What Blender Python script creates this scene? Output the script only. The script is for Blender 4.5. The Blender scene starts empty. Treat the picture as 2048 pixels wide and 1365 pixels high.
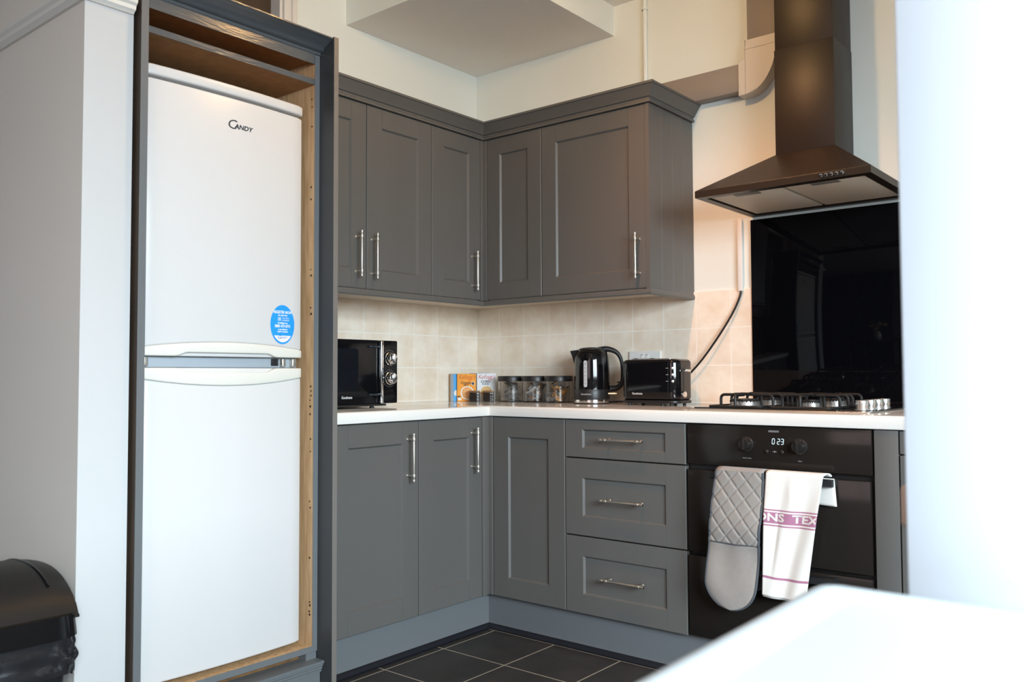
import bpy, bmesh, math, random
from mathutils import Vector, Matrix
random.seed(7)
PI = math.pi
SC = bpy.context.scene
COL = SC.collection

# ------------------------------------------------------------------ camera
cam_d = bpy.data.cameras.new('camera')
cam = bpy.data.objects.new('camera', cam_d)
COL.objects.link(cam)
SC.camera = cam
CAM = Vector((2.8476, -3.1972, 1.0215))
YAW, PITCH, ROLL, FPX = 2.2578, 0.0405, -0.0045, 1712.7
fw = Vector((math.cos(PITCH)*math.cos(YAW), math.cos(PITCH)*math.sin(YAW), math.sin(PITCH)))
rt = Vector((math.sin(YAW), -math.cos(YAW), 0))
up = rt.cross(fw)
r2 = rt*math.cos(ROLL)+up*math.sin(ROLL)
u2 = -rt*math.sin(ROLL)+up*math.cos(ROLL)
cam.matrix_world = Matrix(((r2.x, u2.x, -fw.x, CAM.x), (r2.y, u2.y, -fw.y, CAM.y), (r2.z, u2.z, -fw.z, CAM.z), (0, 0, 0, 1)))
cam_d.sensor_width = 36.0
cam_d.lens = 36.0*FPX/2048.0
cam_d.clip_start = 0.02
cam_d.dof.use_dof = True
cam_d.dof.focus_distance = 3.7
cam_d.dof.aperture_fstop = 6.3

# ------------------------------------------------------------------ world and colour management
SC.view_settings.view_transform = 'Standard'
SC.view_settings.look = 'None'
SC.view_settings.gamma = 1.0
SC.view_settings.exposure = 0.0
SC.view_settings.use_curve_mapping = False
w = bpy.data.worlds.new('sky')
SC.world = w
w.use_nodes = True
bg = w.node_tree.nodes['Background']
bg.inputs['Color'].default_value = (0.95, 0.88, 0.95, 1)
bg.inputs['Strength'].default_value = 0.3


def light(name, kind, loc, energy, color, **kw):
    d = bpy.data.lights.new(name, kind)
    d.energy = energy
    d.color = color
    o = bpy.data.objects.new(name, d)
    COL.objects.link(o)
    o.location = loc
    aim = kw.pop('aim', None)
    if aim is not None:
        o.rotation_euler = (Vector(aim)-Vector(loc)).to_track_quat('-Z', 'Y').to_euler()
    for k, v in kw.items():
        setattr(d, k, v)
    return o


# daylight through the wide window on the right: strong high sky falling steeply, weaker level light off the garden
light('window_sky_light', 'AREA', (5.32, -3.4, 1.75), 225, (0.74, 0.90, 1.0), aim=(1.2, -1.9, -1.35),
      shape='RECTANGLE', size=2.6, size_y=1.4, spread=math.radians(100))
light('window_level_light', 'AREA', (5.30, -3.4, 1.75), 20, (1.0, 0.94, 0.91), aim=(0.3, -1.7, 1.5),
      shape='RECTANGLE', size=2.6, size_y=1.4, spread=math.radians(150))
light('rear_fill_light', 'AREA', (2.2, -5.32, 1.6), 7, (1.0, 0.80, 0.80), aim=(1.8, -1.0, 0.2),
      shape='RECTANGLE', size=1.6, size_y=1.1, spread=math.radians(130))  # fill added from the rear to brighten faces turned to the camera
# ceiling spotlight over the corner: its beam towards the hob wall, and its spill
light('spot_beam', 'SPOT', (1.40, -1.20, 2.56), 46, (1.0, 0.42, 0.22), aim=(1.55, 0.0, 0.9),
      spot_size=math.radians(70), spot_blend=0.9, shadow_soft_size=0.035)
light('spot_spill', 'POINT', (1.40, -1.20, 2.56), 19, (1.0, 0.58, 0.22), shadow_soft_size=0.045)
light('room_fill_light', 'POINT', (2.2, -2.5, 2.45), 3.5, (1.0, 1.0, 0.9), shadow_soft_size=0.06)  # overhead fill light added, stands for no known lamp
light('hall_fill_light', 'POINT', (2.3, -4.3, 2.2), 14, (1.0, 0.66, 0.50), shadow_soft_size=0.08)  # warm fill added behind the camera, no lamp known there


# ------------------------------------------------------------------ materials
MATS = {}


def mat(name, col, rough=0.5, metal=0.0, noise=0.0, nscale=20.0, bump=0.0, bscale=200.0, coat=0.0, spec=0.5,
        trans=0.0, ior=1.45, stretch=None, emit=None, col2=None, sheen=0.0, rnoise=0.0, coord='Object'):
    if name in MATS:
        return MATS[name]
    m = bpy.data.materials.new(name)
    m.use_nodes = True
    nt = m.node_tree
    b = nt.nodes['Principled BSDF']
    b.inputs['Base Color'].default_value = (*col, 1)
    b.inputs['Roughness'].default_value = rough
    b.inputs['Metallic'].default_value = metal
    b.inputs['Coat Weight'].default_value = coat
    b.inputs['Coat Roughness'].default_value = 0.05
    b.inputs['Specular IOR Level'].default_value = spec
    b.inputs['Transmission Weight'].default_value = trans
    b.inputs['IOR'].default_value = ior
    b.inputs['Sheen Weight'].default_value = sheen
    if emit:
        b.inputs['Emission Color'].default_value = (*emit[0], 1)
        b.inputs['Emission Strength'].default_value = emit[1]
    tc = nt.nodes.new('ShaderNodeTexCoord')
    mp = nt.nodes.new('ShaderNodeMapping')
    nt.links.new(tc.outputs[coord], mp.inputs['Vector'])
    if stretch:
        mp.inputs['Scale'].default_value = stretch
    nz = nt.nodes.new('ShaderNodeTexNoise')
    nz.inputs['Scale'].default_value = nscale
    nz.inputs['Detail'].default_value = 6
    nt.links.new(mp.outputs['Vector'], nz.inputs['Vector'])
    if noise > 0 or col2:
        mx = nt.nodes.new('ShaderNodeMix')
        mx.data_type = 'RGBA'
        c2 = col2 if col2 else tuple(c*(1-noise) for c in col)
        mx.inputs[6].default_value = (*col, 1)
        mx.inputs[7].default_value = (*c2, 1)
        cr = nt.nodes.new('ShaderNodeMapRange')
        cr.inputs[1].default_value = 0.35
        cr.inputs[2].default_value = 0.65
        nt.links.new(nz.outputs['Fac'], cr.inputs[0])
        nt.links.new(cr.outputs[0], mx.inputs[0])
        nt.links.new(mx.outputs[2], b.inputs['Base Color'])
    if rnoise > 0:
        mr = nt.nodes.new('ShaderNodeMapRange')
        mr.inputs[3].default_value = max(0.02, rough-rnoise)
        mr.inputs[4].default_value = rough+rnoise
        nt.links.new(nz.outputs['Fac'], mr.inputs[0])
        nt.links.new(mr.outputs[0], b.inputs['Roughness'])
    if bump > 0:
        n2 = nt.nodes.new('ShaderNodeTexNoise')
        n2.inputs['Scale'].default_value = bscale
        n2.inputs['Detail'].default_value = 3
        nt.links.new(mp.outputs['Vector'], n2.inputs['Vector'])
        bp = nt.nodes.new('ShaderNodeBump')
        bp.inputs['Strength'].default_value = bump
        bp.inputs['Distance'].default_value = 0.002
        nt.links.new(n2.outputs['Fac'], bp.inputs['Height'])
        nt.links.new(bp.outputs['Normal'], b.inputs['Normal'])
    MATS[name] = m
    return m


def tile_mat(name, axes, off, size, mortar, c1, c2, cm, rough, nscale=9.0, bump=0.3, jitter=0.5, msmooth=0.1):
    """grid of tiles on a plane; axes = which two object axes carry the grid"""
    m = bpy.data.materials.new(name)
    m.use_nodes = True
    nt = m.node_tree
    b = nt.nodes['Principled BSDF']
    b.inputs['Roughness'].default_value = rough
    tc = nt.nodes.new('ShaderNodeTexCoord')
    sp = nt.nodes.new('ShaderNodeSeparateXYZ')
    nt.links.new(tc.outputs['Object'], sp.inputs[0])
    cb = nt.nodes.new('ShaderNodeCombineXYZ')
    for i, a in enumerate(axes):
        ad = nt.nodes.new('ShaderNodeMath')
        ad.operation = 'ADD'
        ad.inputs[1].default_value = -off[i]
        nt.links.new(sp.outputs['XYZ'.index(a)], ad.inputs[0])
        nt.links.new(ad.outputs[0], cb.inputs[i])
    br = nt.nodes.new('ShaderNodeTexBrick')
    br.offset = 0.0
    br.inputs['Scale'].default_value = 1.0
    br.inputs['Brick Width'].default_value = size
    br.inputs['Row Height'].default_value = size
    br.inputs['Mortar Size'].default_value = mortar
    br.inputs['Mortar Smooth'].default_value = msmooth
    br.inputs['Color1'].default_value = (0.2, 0.2, 0.2, 1)
    br.inputs['Color2'].default_value = (0.8, 0.8, 0.8, 1)
    nt.links.new(cb.outputs[0], br.inputs['Vector'])
    nz = nt.nodes.new('ShaderNodeTexNoise')
    nz.inputs['Scale'].default_value = nscale
    nz.inputs['Detail'].default_value = 8
    nz.inputs['Roughness'].default_value = 0.62
    nt.links.new(cb.outputs[0], nz.inputs['Vector'])
    mr = nt.nodes.new('ShaderNodeMapRange')
    mr.inputs[1].default_value = 0.35
    mr.inputs[2].default_value = 0.68
    nt.links.new(nz.outputs['Fac'], mr.inputs[0])
    mx = nt.nodes.new('ShaderNodeMix')
    mx.data_type = 'RGBA'
    mx.inputs[6].default_value = (*c1, 1)
    mx.inputs[7].default_value = (*c2, 1)
    bw = nt.nodes.new('ShaderNodeRGBToBW')
    nt.links.new(br.outputs['Color'], bw.inputs[0])
    av = nt.nodes.new('ShaderNodeMix')
    av.inputs[0].default_value = jitter*0.5
    nt.links.new(mr.outputs[0], av.inputs[2])
    nt.links.new(bw.outputs[0], av.inputs[3])
    nt.links.new(av.outputs[0], mx.inputs[0])
    m2 = nt.nodes.new('ShaderNodeMix')
    m2.data_type = 'RGBA'
    m2.inputs[7].default_value = (*cm, 1)
    nt.links.new(br.outputs['Fac'], m2.inputs[0])
    nt.links.new(mx.outputs[2], m2.inputs[6])
    nt.links.new(m2.outputs[2], b.inputs['Base Color'])
    iv = nt.nodes.new('ShaderNodeMath')
    iv.operation = 'MULTIPLY_ADD'
    iv.inputs[1].default_value = -1.0
    nt.links.new(br.outputs['Fac'], iv.inputs[0])
    sm = nt.nodes.new('ShaderNodeMath')
    sm.operation = 'MULTIPLY'
    sm.inputs[1].default_value = 0.35
    nt.links.new(nz.outputs['Fac'], sm.inputs[0])
    nt.links.new(sm.outputs[0], iv.inputs[2])
    bp = nt.nodes.new('ShaderNodeBump')
    bp.inputs['Strength'].default_value = bump
    bp.inputs['Distance'].default_value = 0.0015
    nt.links.new(iv.outputs[0], bp.inputs['Height'])
    nt.links.new(bp.outputs['Normal'], b.inputs['Normal'])
    MATS[name] = m
    return m


def speckle_mat():
    m = mat('white_speckled_laminate', (0.80, 0.775, 0.735), 0.09, spec=0.5)
    nt = m.node_tree
    b = nt.nodes['Principled BSDF']
    tc = nt.nodes.new('ShaderNodeTexCoord')
    vo = nt.nodes.new('ShaderNodeTexVoronoi')
    vo.inputs['Scale'].default_value = 120
    nt.links.new(tc.outputs['Object'], vo.inputs['Vector'])
    lt = nt.nodes.new('ShaderNodeMath')
    lt.operation = 'LESS_THAN'
    lt.inputs[1].default_value = 0.11
    nt.links.new(vo.outputs['Distance'], lt.inputs[0])
    mx = nt.nodes.new('ShaderNodeMix')
    mx.data_type = 'RGBA'
    mx.inputs[6].default_value = (0.80, 0.775, 0.735, 1)
    mx.inputs[7].default_value = (0.64, 0.60, 0.55, 1)
    nt.links.new(lt.outputs[0], mx.inputs[0])
    nt.links.new(mx.outputs[2], b.inputs['Base Color'])
    return m


GREY = mat('grey_satin_paint', (0.109, 0.105, 0.099), 0.42, noise=0.05, nscale=3, bump=0.05, bscale=500)
GREYW = mat('grey_woodgrain_foil', (0.109, 0.105, 0.099), 0.40, noise=0.06, nscale=4, bump=0.08, bscale=300, stretch=(1, 1, 0.06))
GREYG = mat('grey_gloss_brushed_paint', (0.080, 0.090, 0.100), 0.20, bump=0.35, bscale=160, stretch=(1, 0.15, 1), coat=0.25)
GREYE = mat('grey_brushed_edge_paint', (0.13, 0.139, 0.146), 0.42, bump=0.2, bscale=200, stretch=(1, 1, 0.2))
PANEL = mat('shaded_grey_panel_paint', (0.040, 0.042, 0.045), 0.45, noise=0.08, nscale=3, bump=0.05, bscale=300)  # same paint as its front edge, darkened because the face lies in shade
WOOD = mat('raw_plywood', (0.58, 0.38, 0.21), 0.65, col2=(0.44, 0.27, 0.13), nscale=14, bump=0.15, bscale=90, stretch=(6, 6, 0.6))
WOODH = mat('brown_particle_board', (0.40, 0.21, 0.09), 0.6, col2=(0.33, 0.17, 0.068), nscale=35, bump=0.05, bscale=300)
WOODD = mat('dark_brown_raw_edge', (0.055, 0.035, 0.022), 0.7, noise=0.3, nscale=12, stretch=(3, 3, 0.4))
WHITEF = mat('white_fridge_enamel', (0.62, 0.61, 0.605), 0.28, bump=0.04, bscale=350)
CREAMP = mat('cream_plastic', (0.70, 0.68, 0.62), 0.32)
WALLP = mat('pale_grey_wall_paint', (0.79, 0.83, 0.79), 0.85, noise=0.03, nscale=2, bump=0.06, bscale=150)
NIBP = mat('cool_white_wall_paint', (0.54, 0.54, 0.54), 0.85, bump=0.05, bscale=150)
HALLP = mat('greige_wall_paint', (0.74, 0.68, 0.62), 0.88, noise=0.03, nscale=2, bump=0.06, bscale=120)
CEILP = mat('ceiling_paint', (0.86, 0.84, 0.81), 0.9, noise=0.03, nscale=3, bump=0.05, bscale=90)
TRIMW = mat('white_gloss_trim', (0.74, 0.71, 0.66), 0.4)
DOORW = mat('white_door_paint', (0.58, 0.62, 0.67), 0.4)
COUNTERW = mat('white_enamel_top', (0.46, 0.51, 0.54), 0.32)
STEEL = mat('brushed_steel', (0.66, 0.62, 0.56), 0.36, metal=1, bump=0.08, bscale=300, stretch=(1, 1, 0.1))
CHROME = mat('polished_chrome', (0.80, 0.80, 0.80), 0.06, metal=1)
SILVER = mat('silver_plastic', (0.62, 0.62, 0.62), 0.3, metal=0.8)
BLACKG = mat('black_gloss_plastic', (0.004, 0.004, 0.005), 0.08, spec=0.4, coat=0.25)
BLACKS = mat('black_satin_plastic', (0.013, 0.013, 0.014), 0.38)
BLACKM = mat('black_matt_iron', (0.012, 0.011, 0.011), 0.45)
GLASSB = mat('black_glass', (0.003, 0.003, 0.004), 0.03, spec=0.16)
OVENG = mat('dark_oven_glass', (0.016, 0.013, 0.011), 0.13, spec=0.28)
HOODM = mat('black_hood_enamel', (0.022, 0.014, 0.009), 0.40, spec=0.38, rnoise=0.06, nscale=6, bump=0.04, bscale=400)
TRIMB = mat('black_floor_trim', (0.008, 0.009, 0.013), 0.35)
DUCTG = mat('grey_duct_paint', (0.26, 0.225, 0.20), 0.5)
DUCTW = mat('white_duct_plastic', (0.66, 0.61, 0.56), 0.42)
PLASTW = mat('white_plastic', (0.78, 0.77, 0.74), 0.35)
LAM = speckle_mat()
TILE_B = tile_mat('cream_wall_tiles_back', 'XZ', (0.152-0.151*2, 0.758), 0.151, 0.0022, (0.92, 0.85, 0.74), (0.77, 0.63, 0.49), (0.92, 0.87, 0.79), 0.32, 9)
TILE_L = tile_mat('cream_wall_tiles_left', 'YZ', (-0.142-0.151*12, 0.758), 0.151, 0.0022, (0.92, 0.85, 0.74), (0.77, 0.63, 0.49), (0.92, 0.87, 0.79), 0.32, 9)
FLOOR = tile_mat('dark_slate_floor_tiles', 'XY', (0.584-0.295*30, -0.553-0.295*30), 0.295, 0.0024, (0.019, 0.017, 0.016), (0.040, 0.034, 0.031), (0.42, 0.36, 0.28), 0.48, 6, 0.5, 0.3)
GLASS = mat('clear_glass', (1, 1, 1), 0.02, trans=1.0, ior=1.35)
FILTER = mat('pale_filter_metal', (0.72, 0.62, 0.50), 0.5, metal=0.1, bump=0.4, bscale=900)
QUILT = mat('grey_quilted_cotton', (0.30, 0.265, 0.24), 0.9, noise=0.06, nscale=60, bump=0.3, bscale=700, sheen=0.2)
PIPING = mat('dark_grey_piping', (0.075, 0.08, 0.09), 0.85, bump=0.2, bscale=900)


# ------------------------------------------------------------------ mesh helpers
def BM():
    return bmesh.new()


def face(bm, pts, flip=False):
    vs = [bm.verts.new(p) for p in pts]
    return bm.faces.new(vs[::-1] if flip else vs)


def box(bm, x0, x1, y0, y1, z0, z1, bev=0.0, seg=2):
    x0, x1 = min(x0, x1), max(x0, x1)
    y0, y1 = min(y0, y1), max(y0, y1)
    z0, z1 = min(z0, z1), max(z0, z1)
    r = bmesh.ops.create_cube(bm, size=1, matrix=Matrix.Translation(((x0+x1)/2, (y0+y1)/2, (z0+z1)/2)) @ Matrix.Diagonal((x1-x0, y1-y0, z1-z0, 1)))
    if bev > 0:
        es = {e for v in r['verts'] for e in v.link_edges}
        bmesh.ops.bevel(bm, geom=list(es), offset=bev, segments=seg, affect='EDGES', profile=0.5)
    return r


def rbox(bm, x0, x1, y0, y1, z0, z1, r, axis='z', seg=6, bev=0.0, M=None):
    """box whose four edges along axis are rounded by r, rims bevelled"""
    if axis == 'z':
        A, B, c0, c1 = (x0, x1), (y0, y1), z0, z1
        f = lambda a, b, c: (a, b, c)
    elif axis == 'y':
        A, B, c0, c1 = (x0, x1), (z0, z1), y0, y1
        f = lambda a, b, c: (a, c, b)
    else:
        A, B, c0, c1 = (y0, y1), (z0, z1), x0, x1
        f = lambda a, b, c: (c, a, b)

    def loop(ins, c):
        out = []
        rr = max(r-ins, 0.0005)
        for (ca, cb, st) in ((A[1]-r, B[1]-r, 0), (A[0]+r, B[1]-r, 1), (A[0]+r, B[0]+r, 2), (A[1]-r, B[0]+r, 3)):
            for i in range(seg+1):
                t = (st+i/seg)*PI/2
                out.append(bm.verts.new(f(ca+rr*math.cos(t), cb+rr*math.sin(t), c)))
        return out
    loops = []
    if bev > 0:
        n = 4
        for i in range(n+1):
            t = i/n*PI/2
            loops.append(loop(bev*(1-math.sin(t)), c0+bev*(1-math.cos(t))))
        for i in range(n, -1, -1):
            t = i/n*PI/2
            loops.append(loop(bev*(1-math.sin(t)), c1-bev*(1-math.cos(t))))
    else:
        loops = [loop(0, c0), loop(0, c1)]
    n = len(loops[0])
    for a, b in zip(loops, loops[1:]):
        for i in range(n):
            bm.faces.new((a[i], a[(i+1) % n], b[(i+1) % n], b[i]))
    bm.faces.new(loops[0][::-1])
    bm.faces.new(loops[-1])
    if M:
        bmesh.ops.transform(bm, matrix=M, verts=[v for l in loops for v in l])


def cyl(bm, p0, p1, r0, r1=None, n=20, caps=True, bev=0.0):
    p0, p1 = Vector(p0), Vector(p1)
    r1 = r0 if r1 is None else r1
    d = (p1-p0).normalized()
    a = d.orthogonal().normalized()
    b = d.cross(a)
    prof = [(0, r0), (1, r1)]
    L = (p1-p0).length
    if bev > 0:
        prof = [(0, r0-bev), (bev*0.3/L, r0-bev*0.3), (bev/L, r0), (1-bev/L, r1), (1-bev*0.3/L, r1-bev*0.3), (1, r1-bev)]
    loops = []
    for t, r in prof:
        c = p0.lerp(p1, t)
        loops.append([bm.verts.new(c+(a*math.cos(2*PI*i/n)+b*math.sin(2*PI*i/n))*r) for i in range(n)])
    for l, m in zip(loops, loops[1:]):
        for i in range(n):
            bm.faces.new((l[i], l[(i+1) % n], m[(i+1) % n], m[i]))
    if caps:
        bm.faces.new(loops[0][::-1])
        bm.faces.new(loops[-1])


def lathe(bm, c, prof, n=32, axis='z', sx=1.0, sy=1.0):
    """prof: (r, h) from the bottom; r=0 closes"""
    c = Vector(c)
    loops = []
    for r, h in prof:
        if r < 1e-6:
            p = (0, 0, h)
            v = Vector(p) if axis == 'z' else (Vector((h, 0, 0)) if axis == 'x' else Vector((0, h, 0)))
            loops.append([bm.verts.new(c+v)])
            continue
        l = []
        for i in range(n):
            t = 2*PI*i/n
            q = (r*sx*math.cos(t), r*sy*math.sin(t), h)
            if axis == 'x':
                q = (h, q[0], q[1])
            elif axis == 'y':
                q = (q[0], h, q[1])
            l.append(bm.verts.new(c+Vector(q)))
        loops.append(l)
    for a, b in zip(loops, loops[1:]):
        if len(a) == 1 and len(b) == 1:
            continue
        for i in range(n):
            j = (i+1) % n
            if len(a) == 1:
                bm.faces.new((a[0], b[j], b[i]))
            elif len(b) == 1:
                bm.faces.new((a[i], a[j], b[0]))
            else:
                bm.faces.new((a[i], a[j], b[j], b[i]))


def smooth_path(pts, n=6):
    P = [Vector(p) for p in pts]
    if len(P) < 3:
        return P
    out = []
    E = [P[0]*2-P[1]]+P+[P[-1]*2-P[-2]]
    for i in range(1, len(E)-2):
        p0, p1, p2, p3 = E[i-1:i+3]
        for k in range(n):
            t = k/n
            out.append(0.5*((2*p1)+(-p0+p2)*t+(2*p0-5*p1+4*p2-p3)*t*t+(-p0+3*p1-3*p2+p3)*t**3))
    out.append(P[-1])
    return out


def bend_path(pts, r, n=4):
    """polyline with its corners rounded by radius r"""
    P = [Vector(p) for p in pts]
    out = [P[0]]
    for i in range(1, len(P)-1):
        a, b, c = P[i-1], P[i], P[i+1]
        da, dc = (a-b), (c-b)
        k = min(r, da.length*0.49, dc.length*0.49)
        s, e = b+da.normalized()*k, b+dc.normalized()*k
        for j in range(n+1):
            t = j/n
            out.append(s*(1-t)**2+b*2*t*(1-t)+e*t*t)
    out.append(P[-1])
    return out


def tube(bm, pts, r, n=10, rx=None, closed=False):
    P = [Vector(p) for p in pts]
    m = len(P)
    loops = []
    nrm = None
    for i in range(m):
        if closed:
            d = (P[(i+1) % m]-P[i-1]).normalized()
        else:
            d = (P[min(i+1, m-1)]-P[max(i-1, 0)]).normalized()
        if nrm is None:
            nrm = d.orthogonal().normalized()
        nrm = (nrm-d*nrm.dot(d)).normalized()
        b = d.cross(nrm)
        rr = r[i] if isinstance(r, (list, tuple)) else r
        loops.append([bm.verts.new(P[i]+(nrm*math.cos(2*PI*k/n)+b*math.sin(2*PI*k/n))*rr) for k in range(n)])
    pairs = list(zip(loops, loops[1:]))
    if closed:
        pairs.append((loops[-1], loops[0]))
    for a, b in pairs:
        for k in range(n):
            bm.faces.new((a[k], a[(k+1) % n], b[(k+1) % n], b[k]))
    if not closed:
        bm.faces.new(loops[0][::-1])
        bm.faces.new(loops[-1])


def sweep(bm, path, prof):
    """path: [(x, y)] plan polyline; prof: [(out, z)] closed; out = offset to the left normal side given per segment mitre"""
    n = len(path)
    norms = []
    for i in range(n-1):
        dx, dy = path[i+1][0]-path[i][0], path[i+1][1]-path[i][1]
        L = math.hypot(dx, dy)
        norms.append(Vector((dy/L, -dx/L)))
    loops = []
    for i in range(n):
        if i == 0:
            m = norms[0]
        elif i == n-1:
            m = norms[-1]
        else:
            s = norms[i-1]+norms[i]
            m = s*(1.0/(1.0+norms[i-1].dot(norms[i])))
        loops.append([bm.verts.new((path[i][0]+m.x*o, path[i][1]+m.y*o, z)) for o, z in prof])
    k = len(prof)
    for a, b in zip(loops, loops[1:]):
        for j in range(k):
            bm.faces.new((a[j], a[(j+1) % k], b[(j+1) % k], b[j]))
    bm.faces.new(loops[0][::-1])
    bm.faces.new(loops[-1])


LOC = {}


def obj(name, bm, m, parent=None, smooth=True, angle=35, loc=None, kind=None, bevel=0.0):
    bmesh.ops.recalc_face_normals(bm, faces=bm.faces)
    me = bpy.data.meshes.new(name)
    off = LOC.get(parent.name, Vector((0, 0, 0))) if parent else (Vector(loc) if loc else Vector((0, 0, 0)))
    if off.length > 0:
        bmesh.ops.translate(bm, verts=bm.verts, vec=-off)
    bm.to_mesh(me)
    bm.free()
    me.materials.append(m)
    o = bpy.data.objects.new(name, me)
    COL.objects.link(o)
    if parent:
        o.parent = parent
        LOC[o.name] = off
    else:
        o.location = off
        LOC[o.name] = off
    if smooth:
        for p in me.polygons:
            p.use_smooth = True
        me.set_sharp_from_angle(angle=math.radians(angle))
    if bevel > 0:
        md = o.modifiers.new('edge_rounding', 'BEVEL')
        md.width = bevel
        md.segments = 2
        md.limit_method = 'ANGLE'
        md.angle_limit = math.radians(50)
    if kind:
        o['kind'] = kind
    return o


def tag(o, label=None, cat=None, group=None, kind=None):
    if label:
        o['label'] = label
    if cat:
        o['category'] = cat
    if group:
        o['group'] = group
    if kind:
        o['kind'] = kind
    return o


def thing(name, label, cat, loc=(0, 0, 0), group=None):
    o = bpy.data.objects.new(name, None)
    o.empty_display_size = 0.05
    COL.objects.link(o)
    o.location = loc
    LOC[o.name] = Vector(loc)
    return tag(o, label, cat, group)


def struct(name, bm, m, **kw):
    return obj(name, bm, m, kind='structure', **kw)


def dup(root, loc=None, rotz=None, label=None, group=None):
    def cp(o, parent):
        c = o.copy()
        COL.objects.link(c)
        if parent:
            c.parent = parent
        for ch in [x for x in bpy.data.objects if x.parent == o]:
            cp(ch, c)
        return c
    r = cp(root, None)
    if loc is not None:
        r.location = loc
    if rotz is not None:
        r.rotation_euler = (0, 0, rotz)
    if label:
        r['label'] = label
    if group:
        r['group'] = group
    return r


def text_bm(s, size, shear=0.0, bold=0.0, align='CENTER', spacing=1.0):
    """text as a flat bmesh in its own u,v plane (z=0)"""
    c = bpy.data.curves.new('lettering', 'FONT')
    c.body = s
    c.size = size
    c.shear = shear
    c.offset = bold
    c.align_x = align
    c.align_y = 'CENTER'
    c.space_character = spacing
    c.resolution_u = 3
    t = bpy.data.objects.new('lettering', c)
    COL.objects.link(t)
    dg = bpy.context.evaluated_depsgraph_get()
    me = bpy.data.meshes.new_from_object(t.evaluated_get(dg))
    bm = BM()
    bm.from_mesh(me)
    bpy.data.objects.remove(t)
    bpy.data.meshes.remove(me)
    bpy.data.curves.remove(c)
    return bm


def put_text(dst, s, size, origin, U, V, sx=1.0, **kw):
    """add text to bmesh dst on the plane origin + u*U + v*V"""
    t = text_bm(s, size, **kw)
    origin, U, V = Vector(origin), Vector(U), Vector(V)
    mp = {}
    for v in t.verts:
        mp[v] = dst.verts.new(origin+U*(v.co.x*sx)+V*v.co.y)
    for f in t.faces:
        try:
            dst.faces.new([mp[v] for v in f.verts])
        except ValueError:
            pass
    t.free()


# frame of a door face: U along width, up is z, N outwards
class Plane:
    def __init__(s, axis, d):
        s.axis, s.d = axis, d          # 'L': left run, face looks +x at x=d, u = y ; 'R': right run, face looks -y at y=-d, u = x

    def P(s, u, z, n=0.0):
        return (s.d+n, u, z) if s.axis == 'L' else (u, -s.d-n, z)


def shaker(name, pl, u0, u1, z0, z1, parent, m, rail=0.075, railt=None, th=0.020, rec=0.008, ch=0.006):
    """framed door front: raised stiles and rails with joint lines, chamfered inner edge, recessed panel"""
    bm = BM()
    P = pl.P
    rt_ = railt if railt else rail
    a0, a1, b0, b1 = u0+rail, u1-rail, z0+rt_, z1-rt_
    g = 0.0012
    e = 0.0012

    def q(*pts):
        face(bm, pts)
    # outer sides with small edge chamfer
    c = 0.0015
    oc = [(u0, z0), (u1, z0), (u1, z1), (u0, z1)]
    ic = [(u0+c, z0+c), (u1-c, z0+c), (u1-c, z1-c), (u0+c, z1-c)]
    for i in range(4):
        j = (i+1) % 4
        q(P(*oc[i], -th), P(*oc[j], -th), P(*oc[j], -c), P(*oc[i], -c))
        q(P(*oc[i], -c), P(*oc[j], -c), P(*ic[j], 0), P(*ic[i], 0))
    q(*[P(*p, -th) for p in oc])
    # stiles
    q(P(u0+c, z0+c), P(a0, z0+c), P(a0, z1-c), P(u0+c, z1-c))
    q(P(a1, z0+c), P(u1-c, z0+c), P(u1-c, z1-c), P(a1, z1-c))
    for zz0, zz1 in ((z0+c, b0), (b1, z1-c)):
        q(P(a0+g, zz0), P(a1-g, zz0), P(a1-g, zz1), P(a0+g, zz1))
        q(P(a0, zz0), P(a0+g/2, zz0, -e), P(a0+g/2, zz1, -e), P(a0, zz1))
        q(P(a0+g/2, zz0, -e), P(a0+g, zz0), P(a0+g, zz1), P(a0+g/2, zz1, -e))
        q(P(a1-g, zz0), P(a1-g/2, zz0, -e), P(a1-g/2, zz1, -e), P(a1-g, zz1))
        q(P(a1-g/2, zz0, -e), P(a1, zz0), P(a1, zz1), P(a1-g/2, zz1, -e))
    # inner chamfer
    o4 = [(a0, b0), (a1, b0), (a1, b1), (a0, b1)]
    i4 = [(a0+ch, b0+ch), (a1-ch, b0+ch), (a1-ch, b1-ch), (a0+ch, b1-ch)]
    for i in range(4):
        j = (i+1) % 4
        q(P(*o4[i]), P(*o4[j]), P(*i4[j], -rec), P(*i4[i], -rec))
    q(*[P(*p, -rec) for p in i4])
    bmesh.ops.remove_doubles(bm, verts=bm.verts, dist=1e-6)
    return obj(name, bm, m, parent, smooth=False)


def bar_handle(pl, u, z, length, vertical, parent):
    """round bar handle with collars on two posts"""
    bm = BM()
    off = 0.034
    P = pl.P
    h = length/2
    s = 0.0225

    def pt(t, n):
        return P(u, z+t, n) if vertical else P(u+t, z, n)
    cyl(bm, pt(-h, off), pt(h, off), 0.0048, n=16, bev=0.001)
    for t in (-h+s, h-s):
        cyl(bm, pt(t-0.006, off), pt(t+0.006, off), 0.0068, n=16, bev=0.0008)
        cyl(bm, pt(t, 0.0), pt(t, off), 0.0042, n=12)
        cyl(bm, pt(t, 0.0), pt(t, 0.003), 0.006, n=12)
    for t0, t1 in ((-h, -h+0.010), (h-0.010, h)):
        cyl(bm, pt(t0, off), pt(t1, off), 0.0056, n=16, bev=0.001)
    return obj('handle', bm, STEEL, parent)


# ------------------------------------------------------------------ the setting
ZC = 2.665
XR, YF, XL = 5.20, -5.2, -1.6


def slab(name, x0, x1, y0, y1, z0, z1, m, **kw):
    bm = BM()
    box(bm, x0, x1, y0, y1, z0, z1)
    return struct(name, bm, m, smooth=False, **kw)


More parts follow.
